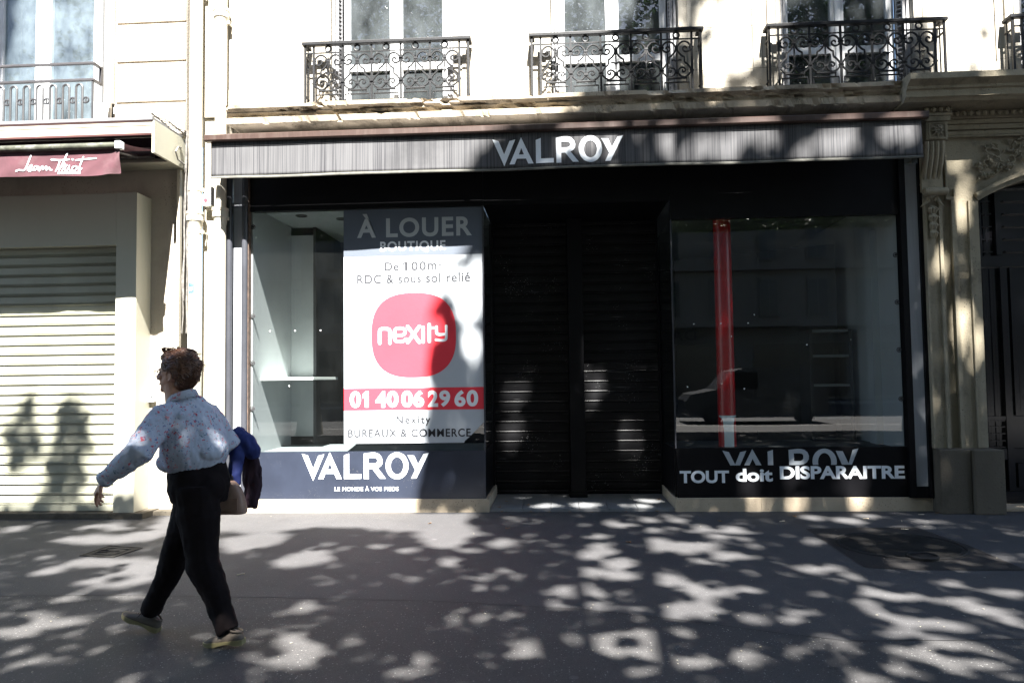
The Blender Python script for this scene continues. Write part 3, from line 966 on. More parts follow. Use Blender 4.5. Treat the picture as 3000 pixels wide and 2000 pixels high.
# V and Y split in two arms, A in two legs once cut: rebuilt as separate arms
rows = [[(90, -105), (195, -135), (298, cz), (213, cz)][:4], [(378, -137), (478, -112), (372, cz), (286, cz)],
        [(575, -78), (717, cz), (628, cz), (577, -268), (524, cz), (438, cz)],
        [(822, -130), (908, -97), (908, cz), (822, cz)],
        [(1160, -100), (1300, -78), (1360, -80), (1420, -102), (1465, -150), (1487, -215), (1482, -285), (1450, -345), (1395, -385), (1340, cz), (1165, cz)],
        [(1245, -168), (1340, -168), (1375, -178), (1396, -205), (1396, -270), (1380, -300), (1345, -318), (1245, -318)],
        [(1540 + 195 + 195 * math.cos(a), -330 + 250 * math.sin(a)) for a in [math.pi * (1.085 - 1.17 * k / 30) for k in range(31)]] + [(1735 + 105 * math.cos(a), -345 + 180 * math.sin(a)) for a in [math.pi * (-.09 + 1.18 * k / 30) for k in range(31)]],
        [(1918, -122), (2030, -132), (2118, -370), (2190, -105), (2282, -80), (2168, cz), (2010, cz)]]
build_flat(place_text(poly_verts(rows), 1.763, 3.190, 0.487, 0.660, 0.0425), 'lettering', MAT['vinyl_grey'], rp)
for word, xa, xb, za, zb in (('TOUT', 1.303, 1.827, 0.300, 0.434), ('doit', 1.897, 2.287, 0.313, 0.452), ('DISPARAITRE', 2.362, 3.660, 0.342, 0.476)):
    build_flat(place_text(text_verts(word, 0.036, 1.0), xa, xb, za + (0.0 if word != 'DISPARAITRE' else -.006), zb, 0.0425), 'lettering', MAT['vinyl_white'], rp)
# display windows: glass with round fixings
def show_window(x0, x1, z0, z1, xs_fix, zs_fix, side_x):
    g = MB().add([(x0, 0.06, z0), (x1, 0.06, z0), (x1, 0.06, z1), (x0, 0.06, z1)], [(0, 1, 2, 3)])
    w = g.build('display_window', MAT['shop_glass'], sf)
    rgt_ = random.Random(int(x0 * 10))
    for q_ in range(9):
        cx_, cz_ = (x0 + rgt_.uniform(.05, .95) * (x1 - x0), rgt_.uniform(z0 + .1, z1 - .3)) if q_ > 2 else (x0 + .22 + .29 * q_, 2.015)
        if x0 < 0 and cx_ > -2.4: continue
        n_ = 7
        MB().add([(cx_ + rgt_.uniform(.003, .012) * math.cos(6.28 * i_ / n_), .058, cz_ + rgt_.uniform(.003, .012) * math.sin(6.28 * i_ / n_)) for i_ in range(n_)], [tuple(range(n_))]).build('tape_residue', MAT['white_gloss'], w)
    MB().add([(side_x, 0.062, z0), (side_x, 1.09, z0), (side_x, 1.09, z1), (side_x, 0.062, z1)], [(0, 1, 2, 3)]).build('side_glass', MAT['shop_glass'], w)
    for z in zs_fix:
        f = MB()
        f.ring((xs_fix, 0.055, z), .022, .005, 18, 6).disc_y((xs_fix, z), .012, 0.048, 0.059, 14)
        f.build('glass_fixing', MAT['dark_rail'], w, smooth=40)
    return w
show_window(-3.436, -0.797, 0.665, 3.371, -3.412, (3.20, 2.19, 1.66, 1.15), -0.795)
show_window(1.277, 3.692, 0.675, 3.159, 3.655, (2.72, 2.21, 1.70, 1.18), 1.270)
MB().box(-0.806, -0.789, 0.03, 0.058, 0.665, 3.371).box(1.262, 1.275, 0.03, 0.058, 0.675, 3.159).build('corner_bead', MAT['tube'], sf)
# rolling shutters in the entry
def mk_shutter_black():
    m, nt, b = new_mat('scuffed_black_shutter')
    co = objco(nt)
    c = mixc(nt, noise_fac(nt, co, 2.5, 5), (0.003, 0.003, 0.0035), (0.010, 0.010, 0.011))
    v = N(nt, 'ShaderNodeTexVoronoi', Scale=44)
    nt.links.new(co, v.inputs['Vector'])
    s = math_n(nt, 'MULTIPLY', math_n(nt, 'LESS_THAN', v.outputs['Distance'], 0.15), noise_fac(nt, co, 3.2, 4, 0.55, 0.62))
    ln = math_n(nt, 'MULTIPLY', noise_fac(nt, objco(nt, (2.2, 1, 60)), 1.0, 5, 0.62, 0.70), noise_fac(nt, objco(nt, (1.5, 1, 3)), 1.5, 3, 0.5, 0.6))
    c = mixc(nt, math_n(nt, 'MAXIMUM', s, math_n(nt, 'MULTIPLY', ln, 0.35)), c, (0.42, 0.42, 0.42))
    nt.links.new(c, b.inputs['Base Color'])
    b.inputs['Roughness'].default_value = 0.38
    b.inputs['Specular IOR Level'].default_value = 0.14
    return m
SHB = mk_shutter_black()
def roller(x0, x1, y, z0, z1, pitch, depth, mat, parent, name='rolling_shutter'):
    """slats: flat face, a rounded rib and a groove at every joint"""
    prof, z = [], z0
    while z < z1:
        for f, d in ((0.0, 0.0), (0.03, -depth * .9), (0.10, -depth), (0.16, -depth * .75), (0.19, -.35 * depth), (0.215, -depth * .45), (0.28, -depth * .55), (0.75, -depth * .50), (0.93, -depth * .42), (0.97, 0.0)):
            prof.append((y + d, min(z + f * pitch, z1)))
        z += pitch
    mb = MB()
    m = len(prof)
    mb.add([(x0, a, b) for a, b in prof] + [(x1, a, b) for a, b in prof], [(i, i + 1, m + i + 1, m + i) for i in range(m - 1)])
    me = mb.mesh(name)
    o = link(name, me, mat, parent, 30)
    return o
MB().box(-0.80, 1.26, 1.17, 1.2, 0.0, 3.37).build('shutter_backing', MAT['black'], sf)
for a, b in ((-0.775, 0.14), (0.33, 1.245)):
    s_ = roller(a, b, 1.10, 0.055, 3.37, 0.1215, 0.016, SHB, sf)
    MB().box(a, b, 1.075, 1.115, 0.033, 0.054, .004).build('bottom_bar', MAT['black'], s_)
gm = MB()
gm.box(-0.794, -0.776, 1.04, 1.16, 0.033, 3.37).box(1.246, 1.26, 1.04, 1.16, 0.033, 3.37)
gm.build('guide_rail', MAT['black'], sf)
MB().box(0.145, 0.325, 0.80, 1.09, 0.033, 3.37, .01).box(0.13, 0.34, 0.785, 1.085, 0.033, 0.10, .006).build('centre_post', MAT['black'], sf)

# inside the boutique: white display bay, dim room, ceiling
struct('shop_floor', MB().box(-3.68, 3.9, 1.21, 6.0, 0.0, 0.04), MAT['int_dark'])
wl = MB()
wl.box(-3.50, -3.42, 0.07, 1.30, 0.60, 3.44)
wl.build('display_wall', MAT['white_paint'], sf)
MB().box(-3.419, -3.128, 1.30, 1.34, 0.745, 3.338).build('display_panel', MAT['white_paint'], sf)
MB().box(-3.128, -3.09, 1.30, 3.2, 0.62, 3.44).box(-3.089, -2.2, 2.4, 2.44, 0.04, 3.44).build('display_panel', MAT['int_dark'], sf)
MB().box(-3.419, -0.80, 0.07, 1.30, 0.60, 0.64).build('display_platform', MAT['int_grey'], sf)
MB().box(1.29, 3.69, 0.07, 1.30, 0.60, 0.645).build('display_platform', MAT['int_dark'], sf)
MB().box(-3.68, -0.83, 0.125, 6.0, 3.445, 3.5).box(1.27, 3.9, 0.125, 6.0, 3.445, 3.5).box(-.829, 1.269, 1.21, 6, 3.445, 3.5).build('shop_ceiling', MAT['int_grey'], sf)
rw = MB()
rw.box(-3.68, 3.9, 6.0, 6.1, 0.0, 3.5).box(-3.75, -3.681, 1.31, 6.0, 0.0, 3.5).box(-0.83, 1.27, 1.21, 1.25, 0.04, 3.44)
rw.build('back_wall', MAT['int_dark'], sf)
sw = MB()
sw.box(3.70, 3.76, 0.12, 6.0, 0.0, 3.44).box(3.62, 3.699, 0.62, 0.80, 0.65, 3.10)
sw.build('side_wall', MAT['white_paint'], sf)
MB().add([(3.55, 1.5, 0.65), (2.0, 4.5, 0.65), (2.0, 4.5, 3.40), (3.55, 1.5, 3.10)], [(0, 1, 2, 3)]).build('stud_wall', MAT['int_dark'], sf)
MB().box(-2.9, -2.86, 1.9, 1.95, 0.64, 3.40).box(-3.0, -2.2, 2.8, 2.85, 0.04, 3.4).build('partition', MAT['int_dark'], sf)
sh = tag(MB().box(-3.418, -2.80, 0.30, 1.28, 1.462, 1.495, .003).build('shelf', MAT['white_gloss']), 'white shelf fixed across the empty bay inside the display window beside the rental poster', 'shelf')
cab = thing('display_cabinet', (3.3, 1.45, 0.64), 'grey display unit with shelves standing in the display window behind the red column', 'cabinet')
MB().box(3.10, 3.14, 1.22, 1.60, 0.65, 2.0).box(3.58, 3.62, 1.22, 1.60, 0.65, 2.0).box(3.141, 3.579, 1.57, 1.6, 0.65, 2.0).build('carcass', MAT['int_dark'], cab)
for z in (0.9, 1.3, 1.66, 1.97): MB().box(3.141, 3.579, 1.24, 1.56, z, z + .03).build('shelf', MAT['int_grey'], cab)
rc = thing('column', (1.925, 0.52, 0.645), 'glossy red round column with a patch of white paint at its foot, behind the glass', 'column')
MB().tube([(1.925, .52, .646), (1.925, .52, 3.444)], .098, 32).build('shaft', MAT['red_col'], rc, smooth=40)
wp = MB()
rgc = random.Random(5)
n = 16
zz = [0.647, 0.72, 0.80, 0.88, 0.95, 0.985, 1.0]
grid = []
for z in zz:
    w = 0.56 if z < 0.94 else (0.7 if z < .98 else 1.25)
    row = []
    for i in range(n + 1):
        a = -math.pi / 2 + (i / n - .5) * 2 * w + (rgc.uniform(-.04, .04) if i in (0, n) else 0)
        row.append((1.925 + .1005 * math.cos(a), .52 + .1005 * math.sin(a), z))
    grid.append(row)
vv = [p for r in grid for p in r]
wp.add(vv, [(j * (n + 1) + i, j * (n + 1) + i + 1, (j + 1) * (n + 1) + i + 1, (j + 1) * (n + 1) + i) for j in range(len(zz) - 1) for i in range(n)])
wp.build('paint_patch', MAT['white_gloss'], rc)
for i, (x, y, w) in enumerate(((-3.05, .62, 'round recessed spotlight in the ceiling above the bare white shelf of the display window'), (-2.62, .85, 'round recessed spotlight in the ceiling above the top edge of the rental poster'), (2.75, .70, 'round recessed spotlight in the ceiling beside the red column'))):
    dl = thing('ceiling_spotlight', (x, y, 3.44), w, 'spotlight', 'recessed spotlights in the shop ceiling')
    MB().ring((x, y, 3.442), .062, .010, 24, 6, axis='z').build('trim_ring', MAT['grey_iron'], dl, smooth=40)
    MB().tube([(x, y, 3.4435), (x, y, 3.440)], .05, 20).build('lamp', MAT['black'], dl)

# ================================================================== RENTAL POSTER on the left window
po = thing('rental_poster', (-1.58, 0.04, 2.0), 'tall white and red rental poster with a cut corner stuck on the shop window', 'poster')
MB().prism_y([(-2.368, 0.752), (-1.031, 0.752), (-1.02, 0.775), (-0.97, 0.815), (-0.795, 0.985), (-0.795, 3.362), (-2.368, 3.362)], 0.046, 0.050).build('sheet', MAT['poster_white'], po)
hb = MB().box(-2.3675, -0.7955, 0.0440, 0.0455, 2.834, 3.3615).build('header_band', MAT['poster_dark'], po)
rb = MB().box(-2.3675, -0.7955, 0.0440, 0.0455, 1.117, 1.360).build('phone_band', MAT['poster_red'], po)
def on_poster(vf, x0, x1, z0, z1, m, parent, y=0.0425):
    return build_flat(place_text(vf, x0, x1, z0, z1, y), 'lettering', m, parent)
on_poster(text_verts('À LOUER', 0.028, 1.12), -2.214, -0.919, 3.040, 3.312, MAT['poster_light'], hb)
on_poster(text_verts('BOUTIQUE', 0.024, 1.12), -1.952, -1.215, 2.866, 2.996, MAT['white_ink'], hb)
T1 = 0.0445
on_poster(text_verts('De', 0.020, 1.1), -1.903, -1.745, 2.665, 2.762, MAT['poster_text'], po, T1)
def digit1(x0, x1, z0, z1, m, parent, w, y):
    st = poly_verts([[(1.0, 0), (1.0, 1), (1 - w * .8, 1), (.2, .82), (.2, .82 - w * .55), (1 - w, .88 - w * .1), (1 - w, 0)]])
    return on_poster(st, x0, x1, z0, z1, m, parent, y)
digit1(-1.702, -1.645, 2.665, 2.762, MAT['poster_text'], po, .42, T1)
on_poster(text_verts('00', 0.020, 1.15), -1.603, -1.437, 2.663, 2.765, MAT['poster_text'], po, T1)
on_poster(text_verts('m', 0.024, 1), -1.418, -1.317, 2.667, 2.742, MAT['poster_text'], po, T1)
on_poster(text_verts('2', 0.020, 1), -1.298, -1.257, 2.713, 2.767, MAT['poster_text'], po, T1)
on_poster(text_verts('RDC & sous', 0.020, 1.12), -2.217, -1.493, 2.524, 2.626, MAT['poster_text'], po, T1)
on_poster(text_verts('sol relié', 0.024, 1.08), -1.440, -0.942, 2.524, 2.634, MAT['poster_text'], po, T1)
LG = [(-1.582 + 0.474 * math.copysign(abs(math.cos(a)) ** (2 / 2.6), math.cos(a)), 1.944 + 0.47 * math.copysign(abs(math.sin(a)) ** (2 / 2.6), math.sin(a))) for a in [2 * math.pi * i / 96 for i in range(96)]]
lg = MB().prism_y(LG, 0.0440, 0.0455).build('logo', MAT['poster_red'], po)
def cv(pts): return [(x, -y) for x, y in pts]
nx = [(cv([(185, 923), (185, 740), (188, 700), (215, 686), (270, 682), (325, 688), (352, 705), (355, 745), (355, 923)]), 50),
      (cv([(440, 806), (540, 800), (590, 785), (603, 755)]), 46), (cv([(604, 760), (602, 715), (580, 688), (520, 678), (460, 684), (432, 715), (430, 780), (430, 850), (445, 890), (500, 903), (570, 900), (622, 862)]), 48),
      (cv([(648, 655), (838, 915)]), 52), (cv([(838, 655), (648, 915)]), 52),
      (cv([(900, 672), (900, 912)]), 50), (cv([(1002, 625), (1002, 908)]), 48), (cv([(1005, 685), (1072, 685)]), 42),
      (cv([(1119, 668), (1119, 750), (1128, 785), (1165, 797), (1220, 795), (1262, 787)]), 44), (cv([(1280, 655), (1280, 840), (1272, 880), (1235, 893), (1180, 893), (1112, 882)]), 44)]
on_poster(stroke_verts(nx), -1.980, -1.199, 1.842, 2.075, MAT['white_ink'], lg)
FONT1 = []
x = -2.300
cells = [('0', -2.300, -2.177), ('1', -2.155, -2.09), ('4', -2.012, -1.890), ('0', -1.884, -1.757), ('0', -1.722, -1.596), ('6', -1.590, -1.470), ('2', -1.426, -1.312), ('9', -1.300, -1.178), ('6', -1.132, -1.008), ('0', -0.998, -0.868)]
for ch, a, b in cells:
    if ch == '1': digit1(a, b, 1.150, 1.326, MAT['white_ink'], rb, .5, 0.0425)
    else: on_poster(text_verts(ch, 0.040), a, b, 1.147, 1.329, MAT['white_ink'], rb)
on_poster(text_verts('Nexity', 0.020, 1.25), -1.782, -1.400, 0.940, 1.052, MAT['poster_text'], po, T1)
on_poster(text_verts('BUREAUX & COMMERCE', 0.020, 1.14), -2.324, -0.955, 0.818, 0.908, MAT['poster_text'], po, T1)

# ================================================================== GREY AWNING over the boutique
def mk_valance():
    m, nt, b = new_mat('streaked_grey_canvas')
    co = objco(nt, (52, 1, 0.5))
    f = noise_fac(nt, co, 1.0, 3, 0.38, 0.62)
    f2 = noise_fac(nt, objco(nt, (150, 1, 0.8)), 1.0, 2, 0.4, 0.6)
    c = mixc(nt, f, (0.034, 0.034, 0.038), (0.088, 0.088, 0.092))
    c = mixc(nt, math_n(nt, 'MULTIPLY', f2, 0.7), c, (0.105, 0.105, 0.108))
    c = mixc(nt, math_n(nt, 'MULTIPLY', noise_fac(nt, objco(nt), 1.4, 7, 0.5, 0.75), 0.55), c, (0.024, 0.024, 0.026))
    nt.links.new(c, b.inputs['Base Color'])
    b.inputs['Roughness'].default_value = 0.9
    b.inputs['Specular IOR Level'].default_value = 0.15
    n = N(nt, 'ShaderNodeTexNoise', Scale=260)
    nt.links.new(objco(nt), n.inputs['Vector'])
    bump(nt, b, n.outputs['Fac'], 0.2, 0.003)
    return m
aw = thing('awning', (0.05, -0.25, 4.0), 'long grey streaked awning with white lettering and brown roller box above the black boutique', 'awning')
prof = [(-0.47, 4.002), (-0.475, 4.062), (-0.49, 4.082), (-0.545, 4.076), (-0.556, 4.066), (-0.556, 4.022), (-0.545, 4.006), (-0.53, 4.000)]
MB().prism_x(prof, -3.698, 3.767, 1).box(-3.699, 3.768, -0.562, -0.557, 4.014, 4.020).build('roller_box', MAT['brown_metal'], aw)
def bendv(X, Z):
    t = max(0, min(1, (4.0 - Z) / 0.4))
    return t * (0.010 * math.sin(X * 2.1) + 0.006 * math.sin(X * 5.3 + 1) + 0.004 * mnoise.noise((X * 4, Z * 6, 0)))
vb = MB()
nx_, nz_ = 240, 10
pts = []
for k in range(nz_ + 1):
    for i in range(nx_ + 1):
        X = -3.645 + 7.355 * i / nx_
        Z = 4.003 - 0.372 * k / nz_
        pts.append((X, -0.505 - bendv(X, Z), Z))
vb.add(pts, [(k * (nx_ + 1) + i, k * (nx_ + 1) + i + 1, (k + 1) * (nx_ + 1) + i + 1, (k + 1) * (nx_ + 1) + i) for k in range(nz_) for i in range(nx_)])
me = vb.mesh('valance')
va = link('valance', me, mk_valance(), aw, 60)
va.modifiers.new('t', 'SOLIDIFY').thickness = 0.004
VALW = [[(x, y) for x, y in p] for p in VALP]
build_flat(place_text(val_vf, -0.633, 0.720, 3.652, 3.948, -0.5125, bend=lambda X, Z: bendv(X, Z)), 'lettering', MAT['vinyl_white'], va)
hm = MB()
m = 120
hp_ = []
for i in range(m + 1):
    X = -3.647 + 7.359 * i / m
    y = -0.505 - bendv(X, 3.62)
    hp_.append((X, y, 3.622 + .003 * math.sin(X * 3)))
hm.tube(hp_, 0.014, 8, flat=0.35, side=(0, 0, 1))
hm.build('hem', mk('yellowed_hem', (0.10, 0.098, 0.085), 0.8, 0.3, 12, dirt=(0.03, 0.03, 0.025)), aw, smooth=60)
ro = MB()
n = 160
vs = []
for i in range(n + 1):
    X = -3.66 + 7.38 * i / n
    w = 0.012 * mnoise.noise((X * 5, 0, 0)) + .006 * mnoise.noise((X * 14, 2, 0))
    vs += [(X, -0.49, 4.084), (X, -0.42, 4.10 + w * .8), (X, -0.20, 4.14 + w), (X, 0.10, 4.17)]
ro.add(vs, [(4 * i + j, 4 * i + j + 1, 4 * i + j + 5, 4 * i + j + 4) for i in range(n) for j in range(3)])
ro.build('roof_canvas', mk('faded_roof_canvas', (0.24, 0.235, 0.24), 0.9, 0.15, 4), aw, smooth=60)
ar = MB()
for x in (-3.2, -1.0, 1.1, 3.2):
    ar.tube([(x, 0.02, 3.86), (x + .25, -.22, 3.90), (x + .05, -.47, 4.0)], .018, 8)
    ar.box(x - .04, x + .04, 0.0, 0.129, 3.79, 3.94)
ar.build('folding_arm', MAT['dark_rail'], aw)
# ================================================================== NEIGHBOUR BUILDING at the left
lb = thing('stone_building', (-6.5, 0.3, 0), 'smooth limestone building with a beige shuttered shop under its canopy slab', 'building')
w = MB()
w.box(-9.0, -6.45, -0.05, 0.4, 4.245, 9.4).box(-6.45, -5.02, -0.05, 0.4, 7.4, 9.4)
w.box(-5.019, -4.16, -0.03, 0.4, 4.245, 9.4)
w.box(-9.0, -4.25, 0.0, 0.4, 0.0, 3.87)
w.box(-9.0, -4.19, 0.0, 0.4, 3.871, 4.244)
w.build('wall', MAT['left_stone'], lb)
bl = MB()
zs = [4.255, 4.640, 5.108, 5.562, 6.02, 6.48, 6.94, 7.40, 9.4]
for a, b in zip(zs[:-1], zs[1:]):
    bl.box(-4.978, -4.162, -0.055, -0.031, a + .012, b - .012, .007)
bl.build('rusticated_block', MAT['left_stone'], lb)
mo = MB()
mo.box(-5.10, -5.05, -0.085, -0.051, 4.64, 7.4, .006).box(-5.05, -5.022, -0.07, -0.051, 4.64, 7.4).box(-5.13, -5.02, -0.10, -0.051, 4.26, 4.635, .006).box(-5.019, -5.0, -0.06, -0.032, 4.64, 9.3)
mo.build('window_moulding', MAT['left_stone'], lb)
g = MB()
for x0, x1 in ((-6.44, -6.36), (-5.97, -5.90), (-5.86, -5.79), (-5.27, -5.17)): g.box(x0, x1, -0.02, 0.05, 4.30, 7.4, .006)
g.box(-5.90, -5.86, -0.005, 0.04, 4.30, 7.4)
for x0, x1 in ((-6.359, -5.971), (-5.789, -5.271)): g.box(x0, x1, -0.015, 0.045, 4.30, 4.40).box(x0, x1, -0.015, 0.045, 7.3, 7.39)
wf = g.build('window', MAT['white_wood'], lb)
for x0, x1 in ((-6.37, -5.96), (-5.80, -5.26)):
    MB().add([(x0, 0.015, 4.38), (x1, 0.015, 4.38), (x1, 0.015, 7.32), (x0, 0.015, 7.32)], [(0, 1, 2, 3)]).build('pane', mk_glass('hazy_window_glass', 0.17, (0.6, 0.7, 0.75), (0.50, 0.62, 0.70)), wf)
rm = MB().box(-6.5, -5.1, 0.06, 2.0, 4.25, 7.4)
rm.f = [q for q in rm.f if not all(abs(rm.v[i][1] - 0.06) < 1e-6 for i in q)]
rm.build('room', mk('blue_grey_blind', (0.10, 0.13, 0.15), 0.8, 0.1, 3), wf)
# steel railing of hoops and rings
rl = MB()
yR = -0.50
for k in range(12):
    cx = -5.115 - k * 0.148
    R = .036
    pts = [(cx - R, yR, 4.30), (cx - R, yR, 4.655)] + [(cx - R * math.cos(math.pi * i / 10), yR, 4.655 + R * math.sin(math.pi * i / 10)) for i in range(1, 10)] + [(cx + R, yR, 4.655), (cx + R, yR, 4.30)]
    rl.tube(pts, .0115, 6, side=(0, 1, 0))
    rx = cx + .076
    rl.ring((rx, yR, 4.515), .030, .010, 20, 6)
    rl.box(rx - .005, rx + .005, yR - .006, yR + .006, 4.488, 4.542)
rl.box(-4.972, -4.955, yR - .010, yR + .010, 4.30, 4.72)
lr = rl.build('balcony_railing', MAT['grey_iron'], lb, smooth=50)
hb_ = MB()
for z0, z1 in ((4.905, 4.93), (4.722, 4.748)):
    hb_.box(-7.0, -4.945, yR - .018, yR + .018, z0, z1, .004).box(-4.985, -4.945, yR + .019, -0.38, z0, z1, .004)
hb_.box(-4.975, -4.945, -0.379, -0.35, 4.72, 4.93)
hb_.build('handrail', MAT['dark_rail'], lr)
# canopy slab with end cheek, awning cassette recess under its lip
cp = MB()
cp.box(-9.0, -4.19, -0.69, -0.056, 4.205, 4.24, .004)
cp.build('canopy_flashing', mk('zinc_flashing', (0.14, 0.14, 0.145), 0.5, 0.2, 5), lb)
c2 = MB()
c2.box(-9.0, -4.205, -0.665, -0.60, 4.075, 4.204).box(-9.0, -4.205, -0.672, -0.664, 4.155, 4.204)
c2.box(-4.2045, -4.175, -0.672, -0.002, 3.86, 4.2035, .003)
c2.box(-9.0, -4.205, -0.30, -0.002, 3.872, 3.90)
c2.build('canopy', MAT['cream_metal'], lb)
MB().box(-9.0, -4.206, -0.58, -0.31, 4.15, 4.20).box(-9.0, -4.206, -0.32, -0.302, 3.91, 4.14).build('canopy_recess', MAT['black'], lb)

# beige shop surround with its rolling shutter
s2 = thing('shopfront', (-6.0, -0.15, 0), 'shut beige shop with a cream roller shutter in a box surround beside the drainpipe', 'shopfront')
b = MB()
b.box(-9.0, -4.801, -0.30, -0.10, 2.965, 3.54, .003).box(-4.80, -4.57, -0.30, -0.002, 0.062, 3.54, .003)
b.box(-9.0, -4.803, -0.099, -0.002, 0.062, 3.54)
b.build('surround', MAT['cream_metal'], s2)
prof_z = 0.075
shm = MB()
prof = []
z = 0.13
pitch = 0.1095
while z < 2.96:
    for f, d in ((0.0, 0.004), (0.03, -.012), (0.09, -.018), (0.125, -.014), (0.135, 0.004), (0.165, 0.004), (0.175, -.014), (0.22, -.018), (0.27, -.010), (0.285, 0.004), (0.32, 0.0), (0.97, 0.0)):
        prof.append((-0.18 + d, min(z + f * pitch, 2.964)))
    z += pitch
mm = len(prof)
shm.add([(-9.0, a, c) for a, c in prof] + [(-4.802, a, c) for a, c in prof], [(i, i + 1, mm + i + 1, mm + i) for i in range(mm - 1)])
rs_ = link('rolling_shutter', shm.mesh('rolling_shutter'), MAT['cream_slat'], s2, 30)
MB().box(-9.0, -4.803, -.205, -.165, 0.064, 0.129, .004).build('bottom_bar', MAT['cream_slat'], rs_)
kb = MB()
for a, c in ((-9.0, -7.2), (-7.197, -5.6), (-5.597, -4.83), (-4.827, -4.45)): kb.box(a, c, -0.335, -0.0, -0.004, 0.061, .006)
kb.box(-4.447, -3.70, -0.14, 0.028, -0.004, 0.05, .006)
kb.build('stone_step', MAT['stone_base'], s2)
kbx = thing('key_switch', (-4.54, -0.03, 1.30), 'small white key switch box beside the cream roller shutter', 'switch')
MB().box(-4.565, -4.49, -0.06, 0.0, 1.24, 1.36, .006).build('housing', MAT['white_gloss'], kbx)
MB().disc_y((-4.52, 1.30), .012, -.064, -.061, 14).build('lock', MAT['iron'], kbx)

# burgundy awning of the neighbour shop
ra = thing('awning', (-6.0, -0.7, 3.8), 'worn burgundy awning with white script lettering hanging under the canopy above the cream shutter', 'awning')
bar = MB()
bar.tube([(-8.5, -1.2, 3.772), (-4.262, -1.2, 3.772)], .034, 12)
bar.build('front_bar', mk('mossy_bronze_bar', (0.045, 0.047, 0.032), 0.6, 0.4, 12, dirt=(0.35, 0.35, 0.33), dirt_amt=0.4, dirt_scale=5), ra, smooth=40)
MB().box(-4.262, -4.205, -1.236, -1.164, 3.735, 3.81, .006).build('end_cap', MAT['white_gloss'], ra)
BUR = mk('faded_burgundy_canvas', (0.060, 0.019, 0.026), 0.85, 0.22, 3, 120, 0.15, dirt=(0.10, 0.062, 0.064), dirt_amt=0.8, dirt_scale=1.6)
def bendr(X, Z):
    t = max(0, min(1, (3.735 - Z) / 0.24))
    f = 0.018 * mnoise.noise((X * 2.6 - Z * 2.0, 1.3, Z * 2)) + .012 * mnoise.noise((X * 7 - Z * 9, 5, Z * 3))
    k = math.exp(-((X + 4.33 - (Z - 3.5) * .6) / 0.07) ** 2) * 0.03
    return t * f + k
vb = MB()
nx_, nz_ = 220, 16
pts = []
for k in range(nz_ + 1):
    for i in range(nx_ + 1):
        X = -8.4 + 4.175 * i / nx_
        low = 3.488 + .012 * math.sin(X * 3.3) + (0.02 if X > -4.6 else 0) * (X + 4.6) / .35
        Z = 3.742 + (low - 3.742) * k / nz_
        pts.append((X + (0.01 * k / nz_ if X < -4.3 else 0), -1.185 - bendr(X, Z), Z))
vb.add(pts, [(k * (nx_ + 1) + i, k * (nx_ + 1) + i + 1, (k + 1) * (nx_ + 1) + i + 1, (k + 1) * (nx_ + 1) + i) for k in range(nz_) for i in range(nx_)])
rv = link('valance', vb.mesh('valance'), BUR, ra, 60)
JT = [([(545, 505), (480, 640), (425, 725), (380, 728), (320, 722), (275, 742)], 36),
      ([(475, 722), (530, 700), (570, 655), (545, 637), (500, 680), (478, 715), (505, 738), (560, 725), (605, 700)], 30),
      ([(668, 668), (625, 655), (590, 690), (595, 728), (640, 715), (692, 660), (670, 715), (700, 730)], 30),
      ([(690, 730), (735, 668), (765, 655), (745, 728), (810, 665), (832, 660), (812, 725), (850, 700), (880, 672), (885, 718), (925, 716)], 28),
      ([(915, 560), (1090, 566), (1240, 553)], 32), ([(1360, 566), (1540, 545), (1728, 530)], 30),
      ([(1072, 575), (1040, 660), (1003, 735)], 36), ([(1210, 458), (1140, 580), (1065, 722)], 36),
      ([(1085, 690), (1130, 630), (1172, 612), (1150, 690), (1125, 728)], 32), ([(1205, 640), (1160, 715), (1195, 735), (1240, 690), (1255, 640), (1235, 700), (1260, 725)], 30),
      ([(1295, 553), (1315, 555)], 42), ([(1370, 660), (1320, 660), (1285, 705), (1320, 735), (1375, 705), (1385, 668), (1365, 655)], 32),
      ([(1500, 515), (1450, 620), (1410, 700), (1430, 728), (1468, 690)], 34)]
JT = [([(x, -(y + 0.035 * (x - 275))) for x, y in p], w_ * .62) for p, w_ in JT]
def bl_text(vf, x0, x1, z0, z1):
    mb = place_text(vf, x0, x1, z0, z1, 0)
    mb.v = [(x, -1.1905 - bendr(x, z) + y * 0.5, z) for x, y, z in mb.v]
    return build_flat(mb, 'lettering', MAT['white_ink'], rv)
bl_text(stroke_verts(JT), -5.300, -4.470, 3.532, 3.722)
bl_text(text_verts('CHAUSSEUR', 0.03, 1.02), -4.862, -4.628, 3.508, 3.532)
rf = MB()
n = 80
vs = []
for i in range(n + 1):
    X = -8.4 + 4.17 * i / n
    k = .03 * math.exp(-((X + 5.0) / .25) ** 2) + .008 * mnoise.noise((X * 3, 0, 0))
    vs += [(X, -1.19, 3.806), (X, -1.02, 3.83 + k), (X, -0.78, 3.875 + k * .6), (X, -0.45, 3.95)]
rf.add(vs, [(4 * i + j, 4 * i + j + 1, 4 * i + j + 5, 4 * i + j + 4) for i in range(n) for j in range(3)])
rf.build('roof_canvas', mk('faded_pink_canvas', (0.20, 0.10, 0.12), 0.9, 0.15, 4), ra, smooth=60)
ra_arm = MB()
ra_arm.tube([(-4.55, -0.33, 3.93), (-4.40, -.75, 3.82), (-4.45, -1.17, 3.77)], .02, 8)
ra_arm.box(-4.75, -4.36, -.42, -.321, 3.905, 4.0)
ra_arm.build('folding_arm', MAT['dark_rail'], ra)

